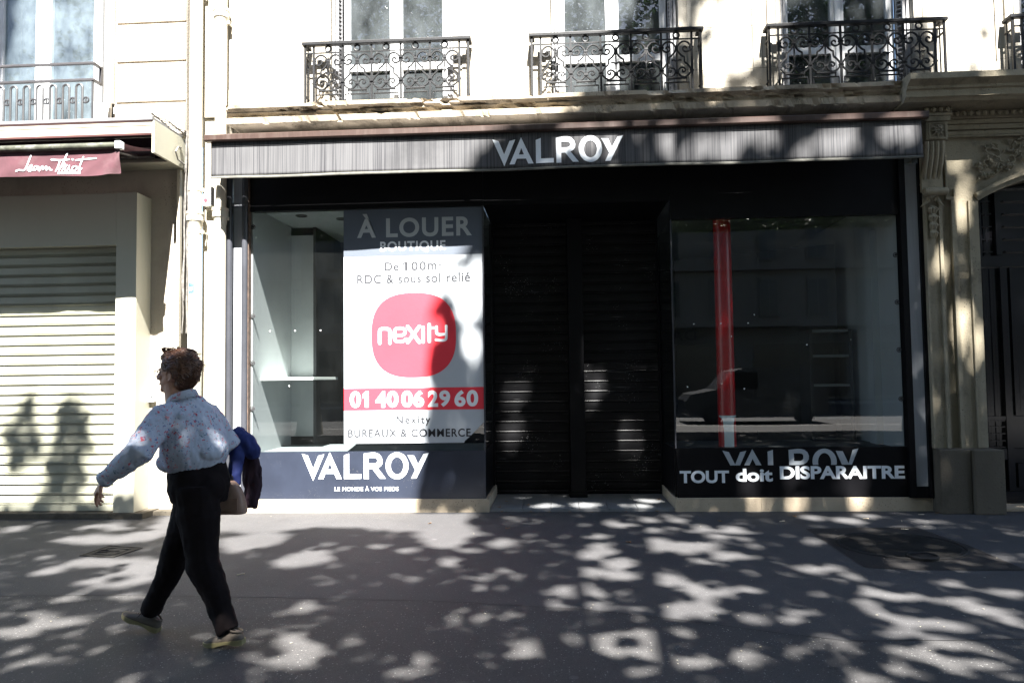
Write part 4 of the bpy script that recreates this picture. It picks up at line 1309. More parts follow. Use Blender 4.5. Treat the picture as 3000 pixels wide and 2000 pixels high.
# ---- rainwater pipes, boxes, cables
def pipe(x, y, r, z0, z1, collars, sleeves, label):
    t = thing('drainpipe', (x, y, z0), label, 'drainpipe', 'drainpipes between the two buildings')
    m = MB()
    m.tube([(x, y, z0), (x, y, z1)], r, 20)
    m.build('shaft', MAT['pipe'], t, smooth=40)
    for z in sleeves:
        q = MB()
        q.tube([(x, y, z - .14), (x, y, z - .06), (x, y, z - .05), (x, y, z + .02), (x, y, z + .022), (x, y, z + .05)], [r + .003, r + .012, r + .022, r + .022, r + .028, r + .028], 20)
        q.build('socket', MAT['pipe'], t, smooth=40)
    for z in collars:
        q = MB()
        q.tube([(x, y, z), (x, y, z + .028)], r + .006, 20)
        q.box(x + r - .002, x + r + .035, y - .012, y + .012, z - .004, z + .032, .003)
        q.box(x + r + .008, x + r + .022, y + .012, 0.03, z + .004, z + .022)
        q.build('bracket', MAT['pipe'], t, smooth=40)
    return t
pipe(-4.012, -0.10, 0.070, 0.05, 9.4, (3.585, 3.11, 5.9), (3.30,), 'thick cream drainpipe with a socket joint nearer the cream shutter')
pipe(-3.735, -0.075, 0.064, 0.02, 9.4, (3.26, 5.50), (3.34, 5.62), 'cream drainpipe running down beside the black boutique frame')
al = thing('alarm_box', (-3.865, -0.03, 3.5), 'small white box with a red lamp on the pier between the drainpipes', 'alarm')
MB().box(-3.93, -3.842, -0.09, 0.029, 3.425, 3.575, .006).build('housing', MAT['white_gloss'], al)
MB().disc_y((-3.897, 3.487), .022, -.096, -.091, 18).build('lamp', mk('red_lens', (0.30, 0.05, 0.07), 0.4), al)
MB().box(-3.838, -3.828, -0.10, 0.028, 3.43, 3.64).build('side_plate', MAT['grey_iron'], al)
cb = MB()
rg = random.Random(4)
for k in range(5):
    x = -4.16 + .018 * k
    pts = []
    for i in range(26):
        t = i / 25
        z = 4.30 - 2.3 * t
        pts.append((x + .018 * mnoise.noise((k * 3.3, z * 2.5, 0)) - .03 * t, -.03 - .012 * (k % 2) + .01 * mnoise.noise((k, z * 4, 2)), z))
    cb.tube(pts[: 26 - 4 * (k % 3)], .0055 + .0015 * (k % 2), 5)
for k in range(4):
    pts = [(-4.22 + .2 * i / 8 * .3 - .0 * k, -.66 + .62 * i / 8, 4.255 + .012 * k + .012 * math.sin(i * 1.3 + k)) for i in range(9)]
    cb.tube(pts, .006, 5)
cb.tube([(-4.173, -.12, 4.08), (-4.15, -.22, 4.06), (-4.15, -.28, 3.99), (-4.155, -.22, 3.92), (-4.15, -.08, 3.90)], .009, 6)
cbo = cb.build('cable_bundle', mk('grey_cable_sheath', (0.16, 0.15, 0.14), 0.6, 0.4, 20))
tag(cbo, 'tangle of grey cables running down the gap beside the thick drainpipe', 'cable')
gp = tag(MB().box(-4.248, -4.215, -.055, -.002, 0.05, 3.86).build('cable_duct', MAT['pipe']), 'narrow cream cable duct fixed down the wall corner beside the thick drainpipe', 'duct')
st = thing('sticker', (-4.03, -.171, 2.51), 'torn blue and white sticker on the thick drainpipe', 'sticker')
def on_pipe(x0, x1, z0, z1, m, nm, off, parent=None, poly=None):
    mb = MB()
    n = 8
    r = .070 + off
    vs = []
    for i in range(n + 1):
        x = x0 + (x1 - x0) * i / n
        y = -.10 - math.sqrt(max(0, r * r - (x + 4.012) ** 2))
        vs += [(x, y, z0 + (.008 * math.sin(i * 2.1) if poly else 0)), (x, y, z1 + (.012 * math.sin(i * 2.9) if poly else 0))]
    mb.add(vs, [(2 * i, 2 * i + 1, 2 * i + 3, 2 * i + 2) for i in range(n)])
    return mb.build(nm, m, parent)
STB = mk('blue_sticker_ink', (0.06, 0.11, 0.42), 0.6, 0.2, 20)
bp_ = on_pipe(-4.055, -3.985, 2.43, 2.55, STB, 'backing', .001, st, True)
tv = place_text(text_verts('STOP', 0.02), -4.052, -4.0, 2.462, 2.500, 0)
tv.v = [(x, -.10 - math.sqrt(.0722 ** 2 - (x + 4.012) ** 2), z) for x, y, z in tv.v]
build_flat(tv, 'lettering', MAT['white_ink'], bp_)
pk = tag(on_pipe(-4.055, -4.01, 2.32, 2.345, mk('pink_sticker', (0.55, 0.16, 0.24), 0.6), 'sticker', .001, None, True), 'scrap of pink sticker lower on the thick drainpipe', 'sticker')

# ---- covers, litter on the pavement
IRON_C = mk('worn_cast_iron', (0.022, 0.021, 0.020), 0.75, 0.25, 14, 90, 0.4, spec=0.2, dirt=(0.03, 0.03, 0.03), dirt_amt=0.5)
hc = thing('access_cover', (-3.86, -1.85, 0.0), 'small square cast iron access cover set in the pavement behind the walking person', 'cover')
ca, sa = math.cos(rad(-15)), math.sin(rad(-15))
cq = [(-4.05, -2.006), (-3.717, -2.077), (-3.666, -1.712), (-4.02, -1.632)]
def shrink(q, d):
    cx, cy = sum(p[0] for p in q) / 4, sum(p[1] for p in q) / 4
    return [(cx + (x - cx) * d, cy + (y - cy) * d) for x, y in q]
def frame_poly(mb, q, d, z0, z1):
    a, b_ = q, shrink(q, d)
    for i in range(4):
        mb.prism_z([a[i], a[(i + 1) % 4], b_[(i + 1) % 4], b_[i]], z0, z1)
fm = MB()
frame_poly(fm, cq, .93, -0.004, 0.007)
fm.build('frame', IRON_C, hc)
l_ = MB().prism_z(shrink(cq, .91), -0.004, 0.004)
frame_poly(l_, shrink(cq, .62), .9, 0.004, 0.008)
l_.tube([(-3.93 + .05 * math.cos(a), -1.86 + .04 * math.sin(a), .006) for a in [2 * math.pi * i / 12 for i in range(12)]], .006, 5, closed=True)
l_.tube([(-3.88, -1.85, .006), (-3.80, -1.84, .006)], .006, 5)
l_.build('lid', IRON_C, hc)
PT = mk_asphalt('dark_patch_asphalt', (0.020, 0.018, 0.017), (0.08, 0.075, 0.07), 0.04, 120)
struct('patched_pavement', MB().add([(2.31, -0.911, .004), (3.341, -0.837, .004), (3.42, -1.6, .004), (3.40, -2.43, .004), (2.6, -2.42, .004), (2.28, -2.35, .004)], [(0, 1, 2, 3, 4, 5)]), PT)
mh = thing('manhole_cover', (2.85, -1.6, 0.004), 'large round dark manhole cover set in the dark asphalt patch before the shop front', 'cover')
q = MB()
q.ring((2.85, -1.62, .004), .50, .012, 48, 6, axis='z')
q.build('frame_ring', IRON_C, mh, smooth=40)
q = MB().tube([(2.85, -1.62, .0), (2.85, -1.62, .010)], .475, 48)
for k in range(23):
    y = -.44 + k * .04
    hw = math.sqrt(max(0, .455 ** 2 - y * y))
    if hw > .05: q.box(2.85 - hw, 2.85 + hw, -1.62 + y - .008, -1.62 + y + .008, .0102, .0145)
q.build('lid', IRON_C, mh)
q = MB().tube([(2.83, -2.08, .004), (2.83, -2.08, .024)], .11, 28).ring((2.83, -2.08, .024), .105, .010, 28, 6, axis='z')
hy = tag(q.build('hydrant_cap', MAT['iron'], None, smooth=40), 'small round dark iron cap at the near edge of the manhole cover', 'cap')
LEAF = mk('dry_leaf', (0.22, 0.12, 0.05), 0.8, 0.4, 30)
def dead_leaf_mesh(seed):
    rg = random.Random(seed)
    mb = MB()
    c_ = (0, 0, .004)
    n = 9
    vs = [c_]
    for i in range(n):
        a = 2 * math.pi * i / n
        r = .022 * (1.0 + .5 * math.cos(a * 5) * .6 + rg.uniform(-.2, .2)) * (1.5 if i == 0 else 1)
        vs.append((r * math.cos(a), r * math.sin(a), .004 + rg.uniform(0, .012)))
    mb.add(vs, [(0, i + 1, (i + 1) % n + 1) for i in range(n)])
    return mb.mesh('dead_leaf')
lm = [dead_leaf_mesh(k) for k in range(3)]
for m_ in lm: m_.materials.append(LEAF)
rg = random.Random(21)
spots = [(-.66, .12, .032), (-.60, .5, .032), (-.35, .25, .032), (-.62, .02, 0), (-.3, .02, 0), (-.1, .0, 0), (.12, .01, 0), (.35, .0, 0), (.72, .01, 0), (1.05, .02, 0), (1.15, .6, .032), (1.8, -.03, 0), (3.9, -.12, 0), (-1.3, -.62, 0), (-.5, -.9, 0), (.6, -1.5, 0), (1.6, -.55, 0), (2.4, -.3, 0)]
for i, (x, y, z) in enumerate(spots):
    o = bpy.data.objects.new('dead_leaf', lm[i % 3])
    COL.objects.link(o)
    o.location = (x, y, z + .001)
    o.rotation_euler = (0, 0, rg.uniform(0, 6))
    s_ = rg.uniform(.5, 1.1)
    o.scale = (s_, s_, s_)
    tag(o, 'small dry brown leaf fallen on the pavement before the boutique', 'leaf', 'dry leaves along the shop step')
bt = MB().tube([(-.03, 0, .006), (.03, 0, .006)], .0042, 8)
me_ = bt.mesh('cigarette_butt')
me_.materials.append(mk('butt_paper', (0.6, 0.5, 0.36), 0.8, 0.3, 60))
for x, y, a in ((3.06, -.42, .2), (3.35, -.55, 1.2), (3.7, -.2, .1), (3.2, -.95, -.3), (2.2, -.55, .5), (-2.4, -2.6, .8)):
    o = bpy.data.objects.new('cigarette_butt', me_)
    COL.objects.link(o)
    o.location = (x, y, 0.0)
    o.rotation_euler = (0, 0, a)
    tag(o, 'cigarette butt lying on the asphalt pavement', 'cigarette butt', 'cigarette butts on the pavement')

# ================================================================== ACROSS THE STREET (seen mirrored in the glass)
ob = thing('stone_building', (0, -38.5, 0), 'pale facade across the boulevard mirrored in the boutique windows', 'building')
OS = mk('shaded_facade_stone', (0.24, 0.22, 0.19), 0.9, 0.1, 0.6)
m = MB()
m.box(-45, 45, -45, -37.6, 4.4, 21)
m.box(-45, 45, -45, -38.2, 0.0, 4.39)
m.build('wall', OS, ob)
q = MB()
for z in (4.3, 7.7, 11.0, 14.3, 20.5): q.box(-45, 45, -37.59, -37.2, z, z + .25)
q.build('string_course', OS, ob)
wq = MB().box(-.6, .6, -37.58, -37.5, 0, 2.3)
wq2 = MB().box(-.5, -.04, -37.499, -37.48, .1, 2.2).box(.04, .5, -37.499, -37.48, .1, 2.2)
wm, pm = wq.mesh('window'), wq2.mesh('pane')
wm.materials.append(mk('grey_window_frame', (0.2, 0.19, 0.17), 0.7))
pm.materials.append(mk('dark_pane', (0.03, 0.035, 0.04), 0.1))
for fz in (4.9, 8.3, 11.6, 14.9):
    for k in range(16):
        o = bpy.data.objects.new('window', wm)
        COL.objects.link(o)
        o.location = (-22 + 2.9 * k, 0, fz)
        own(o, ob)
        p_ = bpy.data.objects.new('pane', pm)
        COL.objects.link(p_)
        p_.location = o.location
        own(p_, ob)
        p_.parent = o
        p_.matrix_parent_inverse = Matrix.Identity(4)
        p_.location = (0, 0, 0)
q = MB()
for k in range(9): q.box(-30 + 7 * k, -24.6 + 7 * k, -38.19, -38.1, .2, 3.3)
q.build('shop_window', mk('dark_shop_glass', (0.02, 0.022, 0.025), 0.12), ob)
tv = place_text(text_verts('DAMART', 0.02, 1.15), 0, 1, 0, 1, 0)
tv.v = [(8.4 - 4.6 * x, -37.17 + 0 * y, 3.55 + .62 * z) for x, y, z in tv.v]
build_flat(tv, 'lettering', MAT['iron'], ob)
# white van parked on the road, seen only as a reflection
vn = thing('parked_van', (6.5, -17.0, -0.12), 'dark grey van parked at the kerb, mirrored in the window beside the red column', 'van')
VW = mk('grey_car_paint', (0.06, 0.063, 0.07), 0.25, 0.03, 2)
q = MB()
side = [(4.3, .25), (4.25, .75), (4.4, .95), (5.2, 1.12), (5.75, 1.72), (6.1, 1.82), (8.6, 1.84), (8.75, 1.7), (8.8, .3)]
q.prism_y([(x, z - .12) for x, z in side], -18.5, -16.7)
q.build('body', VW, vn)
q = MB()
q.prism_y([(5.35, 1.0), (5.85, 1.56), (6.55, 1.58), (6.55, 1.0)], -16.70, -16.69)
q.build('side_window', MAT['black'], vn)
for x in (5.05, 8.0):
    q = MB().tube([(x, -16.85, .20), (x, -16.66, .20)], .32, 24)
    wh = q.build('wheel', MAT['black'], vn, smooth=40)
    MB().tube([(x, -16.659, .20), (x, -16.64, .20)], .19, 20).build('rim', MAT['grey_iron'], wh, smooth=40)
MB().box(5.25, 5.4, -16.689, -16.5, .98, 1.2, .03).build('mirror', VW, vn)
MB().box(4.235, 4.33, -17.2, -16.8, .45, .6, .02).build('headlight', MAT['grey_iron'], vn)

# ================================================================== PLANE TREES along the kerb
# the sunny gaps of the canopy, each given by the patch of sun it lets down to the pavement level: x, y, half-widths
GAPS = np.array([(0.84,-0.44,0.13,0.15),(1.20,-0.49,0.09,0.18),(0.63,-0.73,0.16,0.11),(0.90,-1.00,0.09,0.10),(1.36,-0.87,0.09,0.18),(1.65,-0.96,0.12,0.21),(1.43,-1.26,0.07,0.16),(2.56,-0.35,0.11,0.20),(2.85,-0.51,0.16,0.19),(3.14,-0.26,0.11,0.15),(0.86,-1.56,0.18,0.28),(1.20,-1.64,0.17,0.18),(1.05,-1.81,0.11,0.17),(0.37,-1.85,0.14,0.17),(0.47,-2.23,0.15,0.17),(0.47,-2.62,0.11,0.15),(1.33,-1.98,0.12,0.19),(1.52,-2.01,0.10,0.08),(1.10,-2.17,0.07,0.09),(1.87,-2.42,0.12,0.16),(2.04,-2.33,0.08,0.11),(2.09,-2.60,0.08,0.13),(0.23,-2.57,0.08,0.13),(0.16,-2.92,0.08,0.18),(0.94,-3.04,0.10,0.25),(0.81,-2.72,0.11,0.15),(0.66,-2.87,0.08,0.09),(1.09,-3.04,0.07,0.13),(0.82,-3.41,0.20,0.17),(1.27,-2.95,0.11,0.09),(1.13,-3.59,0.08,0.10),(2.08,-3.01,0.11,0.13),(1.92,-3.24,0.07,0.12),(1.92,-3.40,0.07,0.09),(2.29,-3.11,0.12,0.08),(2.70,-2.79,0.08,0.12),(2.56,-3.19,0.13,0.08),(2.59,-3.38,0.15,0.11),(2.63,-3.56,0.09,0.07),(2.91,-3.02,0.12,0.08),(1.38,-3.60,0.08,0.10),(2.00,-3.57,0.11,0.09),(2.17,-3.67,0.21,0.08),(1.88,-3.81,0.12,0.08),(2.06,-3.98,0.12,0.11),(2.07,-4.25,0.09,0.09),(0.48,-3.87,0.08,0.15),(0.40,-4.13,0.09,0.08),(0.54,-4.13,0.08,0.08),(0.68,-3.83,0.06,0.08),(0.17,-3.96,0.08,0.07),(0.95,-4.20,0.09,0.15),(0.69,-4.26,0.09,0.08),(0.92,-4.37,0.05,0.05),(1.05,-4.39,0.06,0.06),(1.87,-4.12,0.11,0.10),(1.65,-4.26,0.07,0.06),(1.77,-4.40,0.07,0.05),(0.38,-4.39,0.08,0.05),(1.50,-3.99,0.06,0.07),(1.39,-4.43,0.05,0.05),(1.94,-4.32,0.09,0.07),(2.11,-4.41,0.06,0.04),(-2.81,-0.51,0.56,0.49),(-2.14,-0.52,0.42,0.33),(-1.46,-0.61,0.57,0.43),(-1.02,-1.08,0.26,0.41),(-1.02,-1.49,0.21,0.25),(-2.77,-1.43,0.30,0.38),(-2.07,-1.56,0.07,0.13),(-1.57,-1.65,0.11,0.09),(-2.10,-1.98,0.18,0.22),(-2.14,-2.20,0.17,0.20),(-1.90,-2.09,0.08,0.11),(-1.29,-1.80,0.12,0.09),(-0.78,-1.80,0.11,0.10),(-0.52,-1.52,0.11,0.22),(-0.30,-1.43,0.06,0.08),(0.06,-1.23,0.07,0.08),(-0.03,-1.59,0.08,0.07),(0.37,-1.23,0.09,0.14),(0.51,-0.62,0.08,0.16),(0.34,-1.62,0.10,0.12),(0.25,-1.97,0.13,0.16),(0.09,-2.13,0.06,0.10),(-0.88,-2.19,0.08,0.20),(-0.15,-2.83,0.04,0.12),(-0.52,-2.71,0.05,0.06),(-0.43,-2.46,0.07,0.07),(-2.31,-2.68,0.08,0.09),(-2.01,-2.85,0.08,0.10),(-1.68,-3.41,0.26,0.07),(-1.97,-3.48,0.06,0.16),(-1.77,-3.78,0.06,0.06),(-1.62,-3.94,0.06,0.08),(-1.51,-3.99,0.10,0.11),(-1.35,-4.23,0.10,0.13),(-1.28,-4.23,0.08,0.09),(-1.32,-4.38,0.06,0.07),(-1.28,-4.54,0.05,0.06),(-1.48,-4.30,0.05,0.11),(-0.50,-3.64,0.06,0.07),(-0.72,-4.28,0.06,0.08),(0.10,-2.99,0.17,0.19),(-0.09,-3.35,0.09,0.13),(0.14,-3.38,0.11,0.05),(-0.17,-4.13,0.08,0.11),(-0.08,-3.98,0.06,0.10),(0.16,-3.98,0.15,0.10),(-1.67,-4.21,0.06,0.07),(-5.52,-0.80,0.15,0.12),(-5.43,-1.03,0.11,0.07),(-4.65,-0.74,0.25,0.13),(-4.40,-0.87,0.12,0.10),(-4.24,-1.36,0.50,0.22),(-3.96,-1.19,0.23,0.28),(-3.96,-2.52,0.12,0.13),(-3.82,-2.29,0.22,0.12),(-3.63,-2.16,0.39,0.13),(-3.29,-2.37,0.14,0.31),(-3.44,-2.79,0.12,0.12),(-3.23,-2.89,0.15,0.10),(-3.13,-2.68,0.12,0.21),(-2.92,-3.18,0.16,0.09),(-3.35,-3.22,0.08,0.10),(-3.20,-3.90,0.16,0.13),(-3.09,-3.73,0.20,0.11),(-2.94,-3.70,0.08,0.06),(-3.32,-3.58,0.19,0.06),(-4.34,-2.03,0.09,0.09),(-4.51,-2.25,0.07,0.05),(-3.52,-3.58,0.05,0.08),(-2.62,-3.79,0.03,0.06),(-2.17,-4.25,0.05,0.05),(-2.16,-4.56,0.06,0.05),(-2.41,-4.48,0.05,0.03),(-2.58,-4.33,0.04,0.04),(-2.79,-4.33,0.06,0.03),(3.69,4.14,0.25,0.22),(3.88,4.31,0.27,0.09),(3.80,3.91,0.10,0.07),(3.40,4.35,0.14,0.07),(4.12,3.88,0.08,0.10),(1.40,4.34,0.09,0.12),(1.59,4.38,0.06,0.07),(1.77,4.03,0.06,0.07),(4.23,4.24,0.11,0.18),(2.10,2.46,0.06,0.06),(2.33,2.51,0.05,0.12),(2.50,2.58,0.05,0.12),(2.90,2.61,0.06,0.05),(3.10,2.60,0.05,0.08),(1.54,2.66,0.09,0.08),(1.68,2.60,0.07,0.06),(3.85,2.93,0.07,0.01),(1.29,4.29,0.12,0.12),(1.20,4.13,0.05,0.15),(1.36,4.07,0.07,0.15),(1.44,4.34,0.07,0.11),(1.44,3.93,0.07,0.11),(0.20,4.17,0.03,0.09),(-0.14,2.62,0.07,0.08),(0.65,2.57,0.04,0.09),(1.05,2.51,0.07,0.08),(0.83,2.46,0.04,0.05),(1.30,2.53,0.10,0.10),(0.11,2.61,0.06,0.05),(-0.39,2.61,0.05,0.06),(3.75,2.02,0.03,0.08),(4.03,1.64,0.03,0.04),(4.21,1.37,0.01,0.12),(4.02,1.49,0.02,0.13),(3.92,2.56,0.04,0.07),(3.94,2.75,0.05,0.02),(0.24,2.23,0.10,0.05),(0.26,2.07,0.08,0.07),(0.78,1.75,0.07,0.06),(-0.68,2.05,0.09,0.08),(-0.65,1.70,0.09,0.11),(0.80,1.59,0.07,0.06),(-1.24,1.84,0.09,0.13),(-1.42,2.07,0.07,0.08),(-1.16,1.51,0.07,0.09),(-1.21,2.13,0.05,0.08),(-1.57,1.63,0.03,0.05),(2.50,0.08,0.06,0.04),(3.17,0.09,0.04,0.04),(2.11,0.08,0.04,0.04),(3.07,0.29,0.09,0.04),(1.98,0.27,0.08,0.05),(2.47,0.33,0.06,0.05)])
LEAF_M, nt, b = new_mat('plane_leaf')
co = objco(nt)
nz = N(nt, 'ShaderNodeTexNoise', Scale=1.7, Detail=4)
nt.links.new(co, nz.inputs['Vector'])
lc = mixc(nt, noise_fac(nt, co, 6.0, 2, 0.3, 0.7), (0.04, 0.09, 0.016), (0.09, 0.17, 0.03))
nt.links.new(lc, b.inputs['Base Color'])
b.inputs['Roughness'].default_value = 0.5
tl = N(nt, 'ShaderNodeBsdfTranslucent')
nt.links.new(lc, tl.inputs['Color'])
ms = N(nt, 'ShaderNodeMixShader')
ms.inputs[0].default_value = 0.24
nt.links.new(b.outputs[0], ms.inputs[1])
nt.links.new(tl.outputs[0], ms.inputs[2])
nt.links.new(ms.outputs[0], nt.nodes['Material Output'].inputs['Surface'])
rng = np.random.default_rng(12)
EXTRA = [(-2.19, -3.22, .03, .04), (-2.11, -3.06, .025, .03), (-2.37, -2.74, .05, .06), (-3.3, -.72, .9, .34), (-1.6, -.62, .55, .2), (-.15, .25, .10, .09), (.3, .3, .12, .09), (.85, .22, .10, .09), (1.05, .55, .08, .09)]
_r = np.random.default_rng(77)
for gx, gy, ga, gb in GAPS:
    if gy < -.1:
        for _k in range(2):
            _s = _r.uniform(.015, .05)
            EXTRA.append((gx + _r.normal(0, ga + .16), min(-.2, gy + _r.normal(0, gb + .12)), _s, _s))
    elif gy > 3.2:
        for _k in range(4):
            EXTRA.append((gx + _r.normal(0, .22), gy + _r.normal(0, .3), _r.uniform(.02, .06), _r.uniform(.03, .1)))
EXTRA = [e_ for k_, e_ in enumerate(EXTRA) if k_ < 9 or not (-2.8 < e_[0] < -1.8 and -3.85 < e_[1] < -2.4)]
def keep(xg, yg):
    """1 where the canopy closes over the street, 0 in its gaps and beyond its edge"""
    edge = np.interp(yg, [-.12, .34, 1.83, 2.54, 3.1, 4.2, 6.6], [-1.55, -1.53, -1.64, -1.25, -.3, .05, .6])
    ok = ~((yg > -0.12) & (xg < edge)) & ~((yg > -0.55) & (yg < 0) & (xg > -4.3) & (xg < -0.95))
    for bx_, by_, ba, bb in ((-5.51, 0.72, 0.18, 0.16), (-5.35, 0.46, 0.16, 0.15), (-5.54, 0.44, 0.14, 0.19), (-5.37, 0.17, 0.21, 0.13), (-5.60, 0.23, 0.11, 0.16), (-6.03, 0.66, 0.12, 0.16), (-5.89, 0.44, 0.11, 0.15), (-6.03, 0.35, 0.14, 0.16), (-6.17, 0.56, 0.11, 0.14), (-5.98, 0.80, 0.09, 0.08), (-5.09, 0.02, 0.17, 0.07), (-5.59, -0.01, 0.28, 0.05), (-5.32, 0.64, 0.06, 0.11)):
        ok |= ((xg - bx_) / ba) ** 2 + ((yg - by_) / bb) ** 2 < 1
    late = len(GAPS)
    for i_, (gx, gy, ga, gb) in enumerate(list(GAPS) + EXTRA[3:] + EXTRA[:3]):
        if i_ == late + len(EXTRA) - 3:                     # unseen leaves added overhead to keep the sun off the walker
            ok |= (np.abs(xg + 2.0 + .16 * (yg + 4.0)) < .36) & (yg > -4.2) & (yg < -2.45)
        mg = 0.012 if gy < 0 else 0.06
        ok &= ((xg - gx) / (ga + mg)) ** 2 + ((yg - gy) / (gb + mg)) ** 2 > 1
    ok |= (yg > 5.15) | (xg < -7.0) | (xg > 6.6)  # canopy filled in out of view, added to shade the facade and cut bounce
    return ok
NL = 290000
xg = rng.uniform(-13, 11, NL)
yg = rng.uniform(-11.5, 9.5, NL)
h = 0.5
kp = keep(xg, yg)
thin = np.array([mnoise.noise((a_ * 1.25, b_ * 1.7, 4.0)) for a_, b_ in zip(xg, yg)])       # airier patches of the canopy
drop = np.where((yg > -.12) & (xg < -4.4) & (yg < 2), 0.45, 0.0) + np.where((yg > 3.3) & (yg < 5.1) & (xg > -.5), 0.42, np.where((thin > 0.12) & (yg < -.1) & ~((xg > -2.8) & (xg < -1.8) & (yg > -3.85) & (yg < -2.4)), 0.5, 0.0))
kp &= rng.uniform(0, 1, NL) > drop
xg, yg = xg[kp], yg[kp]
yc = rng.normal(-11.0, 1.9, len(xg))
hh = np.clip((yg - yc) / 0.8, 6.2, 20.5)
lx = xg + 0.128 * hh
ly = yg - 0.8 * hh
TREES = [(1.3, -11.7), (-6.8, -11.9), (9.2, -11.8)]
which = np.argmin(np.stack([np.abs(lx - t[0]) for t in TREES]), axis=0)
def leaves_mesh(px, py, pz, seed):
    r = np.random.default_rng(seed)
    n = len(px)
    a = r.uniform(0, 2 * np.pi, n)
    tilt = np.abs(r.normal(0.45, 0.35, n))
    L = r.uniform(0.12, 0.20, n)
    W = L * r.uniform(0.38, 0.5, n)
    d = np.stack([np.cos(a) * np.cos(tilt), np.sin(a) * np.cos(tilt), -np.sin(tilt)], 1)
    s = np.stack([-np.sin(a), np.cos(a), r.normal(0, 0.35, n)], 1)
    s /= np.linalg.norm(s, axis=1)[:, None]
    c = np.stack([px, py, pz], 1)
    up = np.array([0, 0, 1.0])
    v0 = c - d * (L / 2)[:, None]
    v2 = c + d * (L / 2)[:, None]
    v1 = c + s * W[:, None] + up * (0.12 * W)[:, None] - d * (L * .08)[:, None]
    v3 = c - s * W[:, None] + up * (0.12 * W)[:, None] - d * (L * .08)[:, None]
    V = np.stack([v0, v1, v2, v3], 1).reshape(-1, 3)
    me = bpy.data.meshes.new('crown')
    me.vertices.add(len(V))
    me.vertices.foreach_set('co', V.ravel())
    me.loops.add(n * 6)
    idx = np.arange(n)[:, None] * 4 + np.array([0, 1, 2, 0, 2, 3])[None]
    me.loops.foreach_set('vertex_index', idx.ravel().astype(np.int32))
    me.polygons.add(n * 2)
    me.polygons.foreach_set('loop_start', (np.arange(n * 2) * 3).astype(np.int32))
    me.update(calc_edges=True)
    me.materials.append(LEAF_M)
    return me
for k, (tx, ty) in enumerate(TREES):
    lab = ('plane tree behind the photographer shading the entrance of the black boutique', 'plane tree at the kerb shading the pavement before the cream shutter', 'plane tree at the kerb shading the carved stone doorway')[k]
    t = thing('plane_tree', (tx, ty, 0), lab, 'tree')
    sel = which == k
    cr_ = bpy.data.objects.new('crown', leaves_mesh(lx[sel], ly[sel], hh[sel], 50 + k))
    COL.objects.link(cr_)
    own(cr_, t)
    tr_ = MB()
    r_ = random.Random(30 + k)
    axis = [Vector((tx + .10 * math.sin(z * .5 + k), ty + .12 * math.sin(z * .37 + 1 + k), z)) for z in np.linspace(-.02, 14.5, 22)]
    tr_.tube([tuple(p) for p in axis], [0.27 - 0.0165 * i * .72 + (.12 if i == 0 else .03 if i == 1 else 0) for i in range(22)], 12)
    pts = np.stack([lx[sel], ly[sel], hh[sel]], 1)
    cand = pts[(np.abs(pts[:, 0] - tx) < 4.6)]
    for q_ in range(120):
        e = Vector(cand[r_.randrange(len(cand))])
        i0 = r_.randrange(8, 20)
        s0 = axis[i0]
        if e.z < s0.z - 1: continue
        m1 = s0.lerp(e, .35) + Vector((r_.uniform(-.3, .3), r_.uniform(-.3, .3), r_.uniform(.1, .6)))
        m2 = s0.lerp(e, .7) + Vector((r_.uniform(-.3, .3), r_.uniform(-.3, .3), r_.uniform(.0, .5)))
        seg = [s0.lerp(m1, t_) for t_ in (.3, .65, 1)] + [m1.lerp(m2, t_) for t_ in (.35, .7, 1)] + [m2.lerp(e, t_) for t_ in (.35, .7)]
        if keep(np.array([p_.x - .128 * p_.z for p_ in seg]), np.array([p_.y + .8 * p_.z for p_ in seg])).mean() < .95: continue
        w0 = 0.085 * (1.25 - i0 / 22)
        tr_.tube([s0, m1, m2, e], [w0, w0 * .7, w0 * .4, .012], 6)
    tr_.build('trunk', MAT['bark'], t, smooth=50)
# ================================================================== THE WALKING PERSON
def mk_floral():
    m, nt, b = new_mat('floral_blouse_cotton')
    co = objco(nt)
    wob = N(nt, 'ShaderNodeTexNoise', Scale=45, Detail=2)
    nt.links.new(co, wob.inputs['Vector'])
    cw = mixc(nt, 0.022, co, wob.outputs['Color'], 'LINEAR_LIGHT')
    c = mixc(nt, noise_fac(nt, co, 4, 3), (0.40, 0.44, 0.53), (0.46, 0.50, 0.58))
    clus = noise_fac(nt, co, 11, 2, 0.40, 0.50)
    for sc, rad_, cols, dens in ((44, 0.34, ((0.50, 0.10, 0.13), (0.58, 0.27, 0.29)), 0.46), (58, 0.31, ((0.10, 0.15, 0.33), (0.12, 0.20, 0.25)), 0.36), (82, 0.28, ((0.48, 0.16, 0.2), (0.13, 0.18, 0.26)), 0.42)):
        v = N(nt, 'ShaderNodeTexVoronoi', Scale=sc)
        nt.links.new(cw, v.inputs['Vector'])
        sep = nt.nodes.new('ShaderNodeSeparateColor')
        nt.links.new(v.outputs['Color'], sep.inputs[0])
        f = math_n(nt, 'LESS_THAN', v.outputs['Distance'], rad_)
        f = math_n(nt, 'MULTIPLY', f, math_n(nt, 'LESS_THAN', sep.outputs[0], dens))
        f = math_n(nt, 'MULTIPLY', f, clus)
        c = mixc(nt, f, c, mixc(nt, math_n(nt, 'GREATER_THAN', sep.outputs[1], 0.5), cols[0], cols[1]))
    nt.links.new(c, b.inputs['Base Color'])
    b.inputs['Roughness'].default_value = 0.85
    b.inputs['Specular IOR Level'].default_value = 0.2
    n = N(nt, 'ShaderNodeTexNoise', Scale=300)
    nt.links.new(co, n.inputs['Vector'])
    bump(nt, b, n.outputs['Fac'], 0.15, 0.002)
    return m
SKIN = mk('skin', (0.46, 0.25, 0.17), 0.5, 0.08, 18, 90, 0.1)
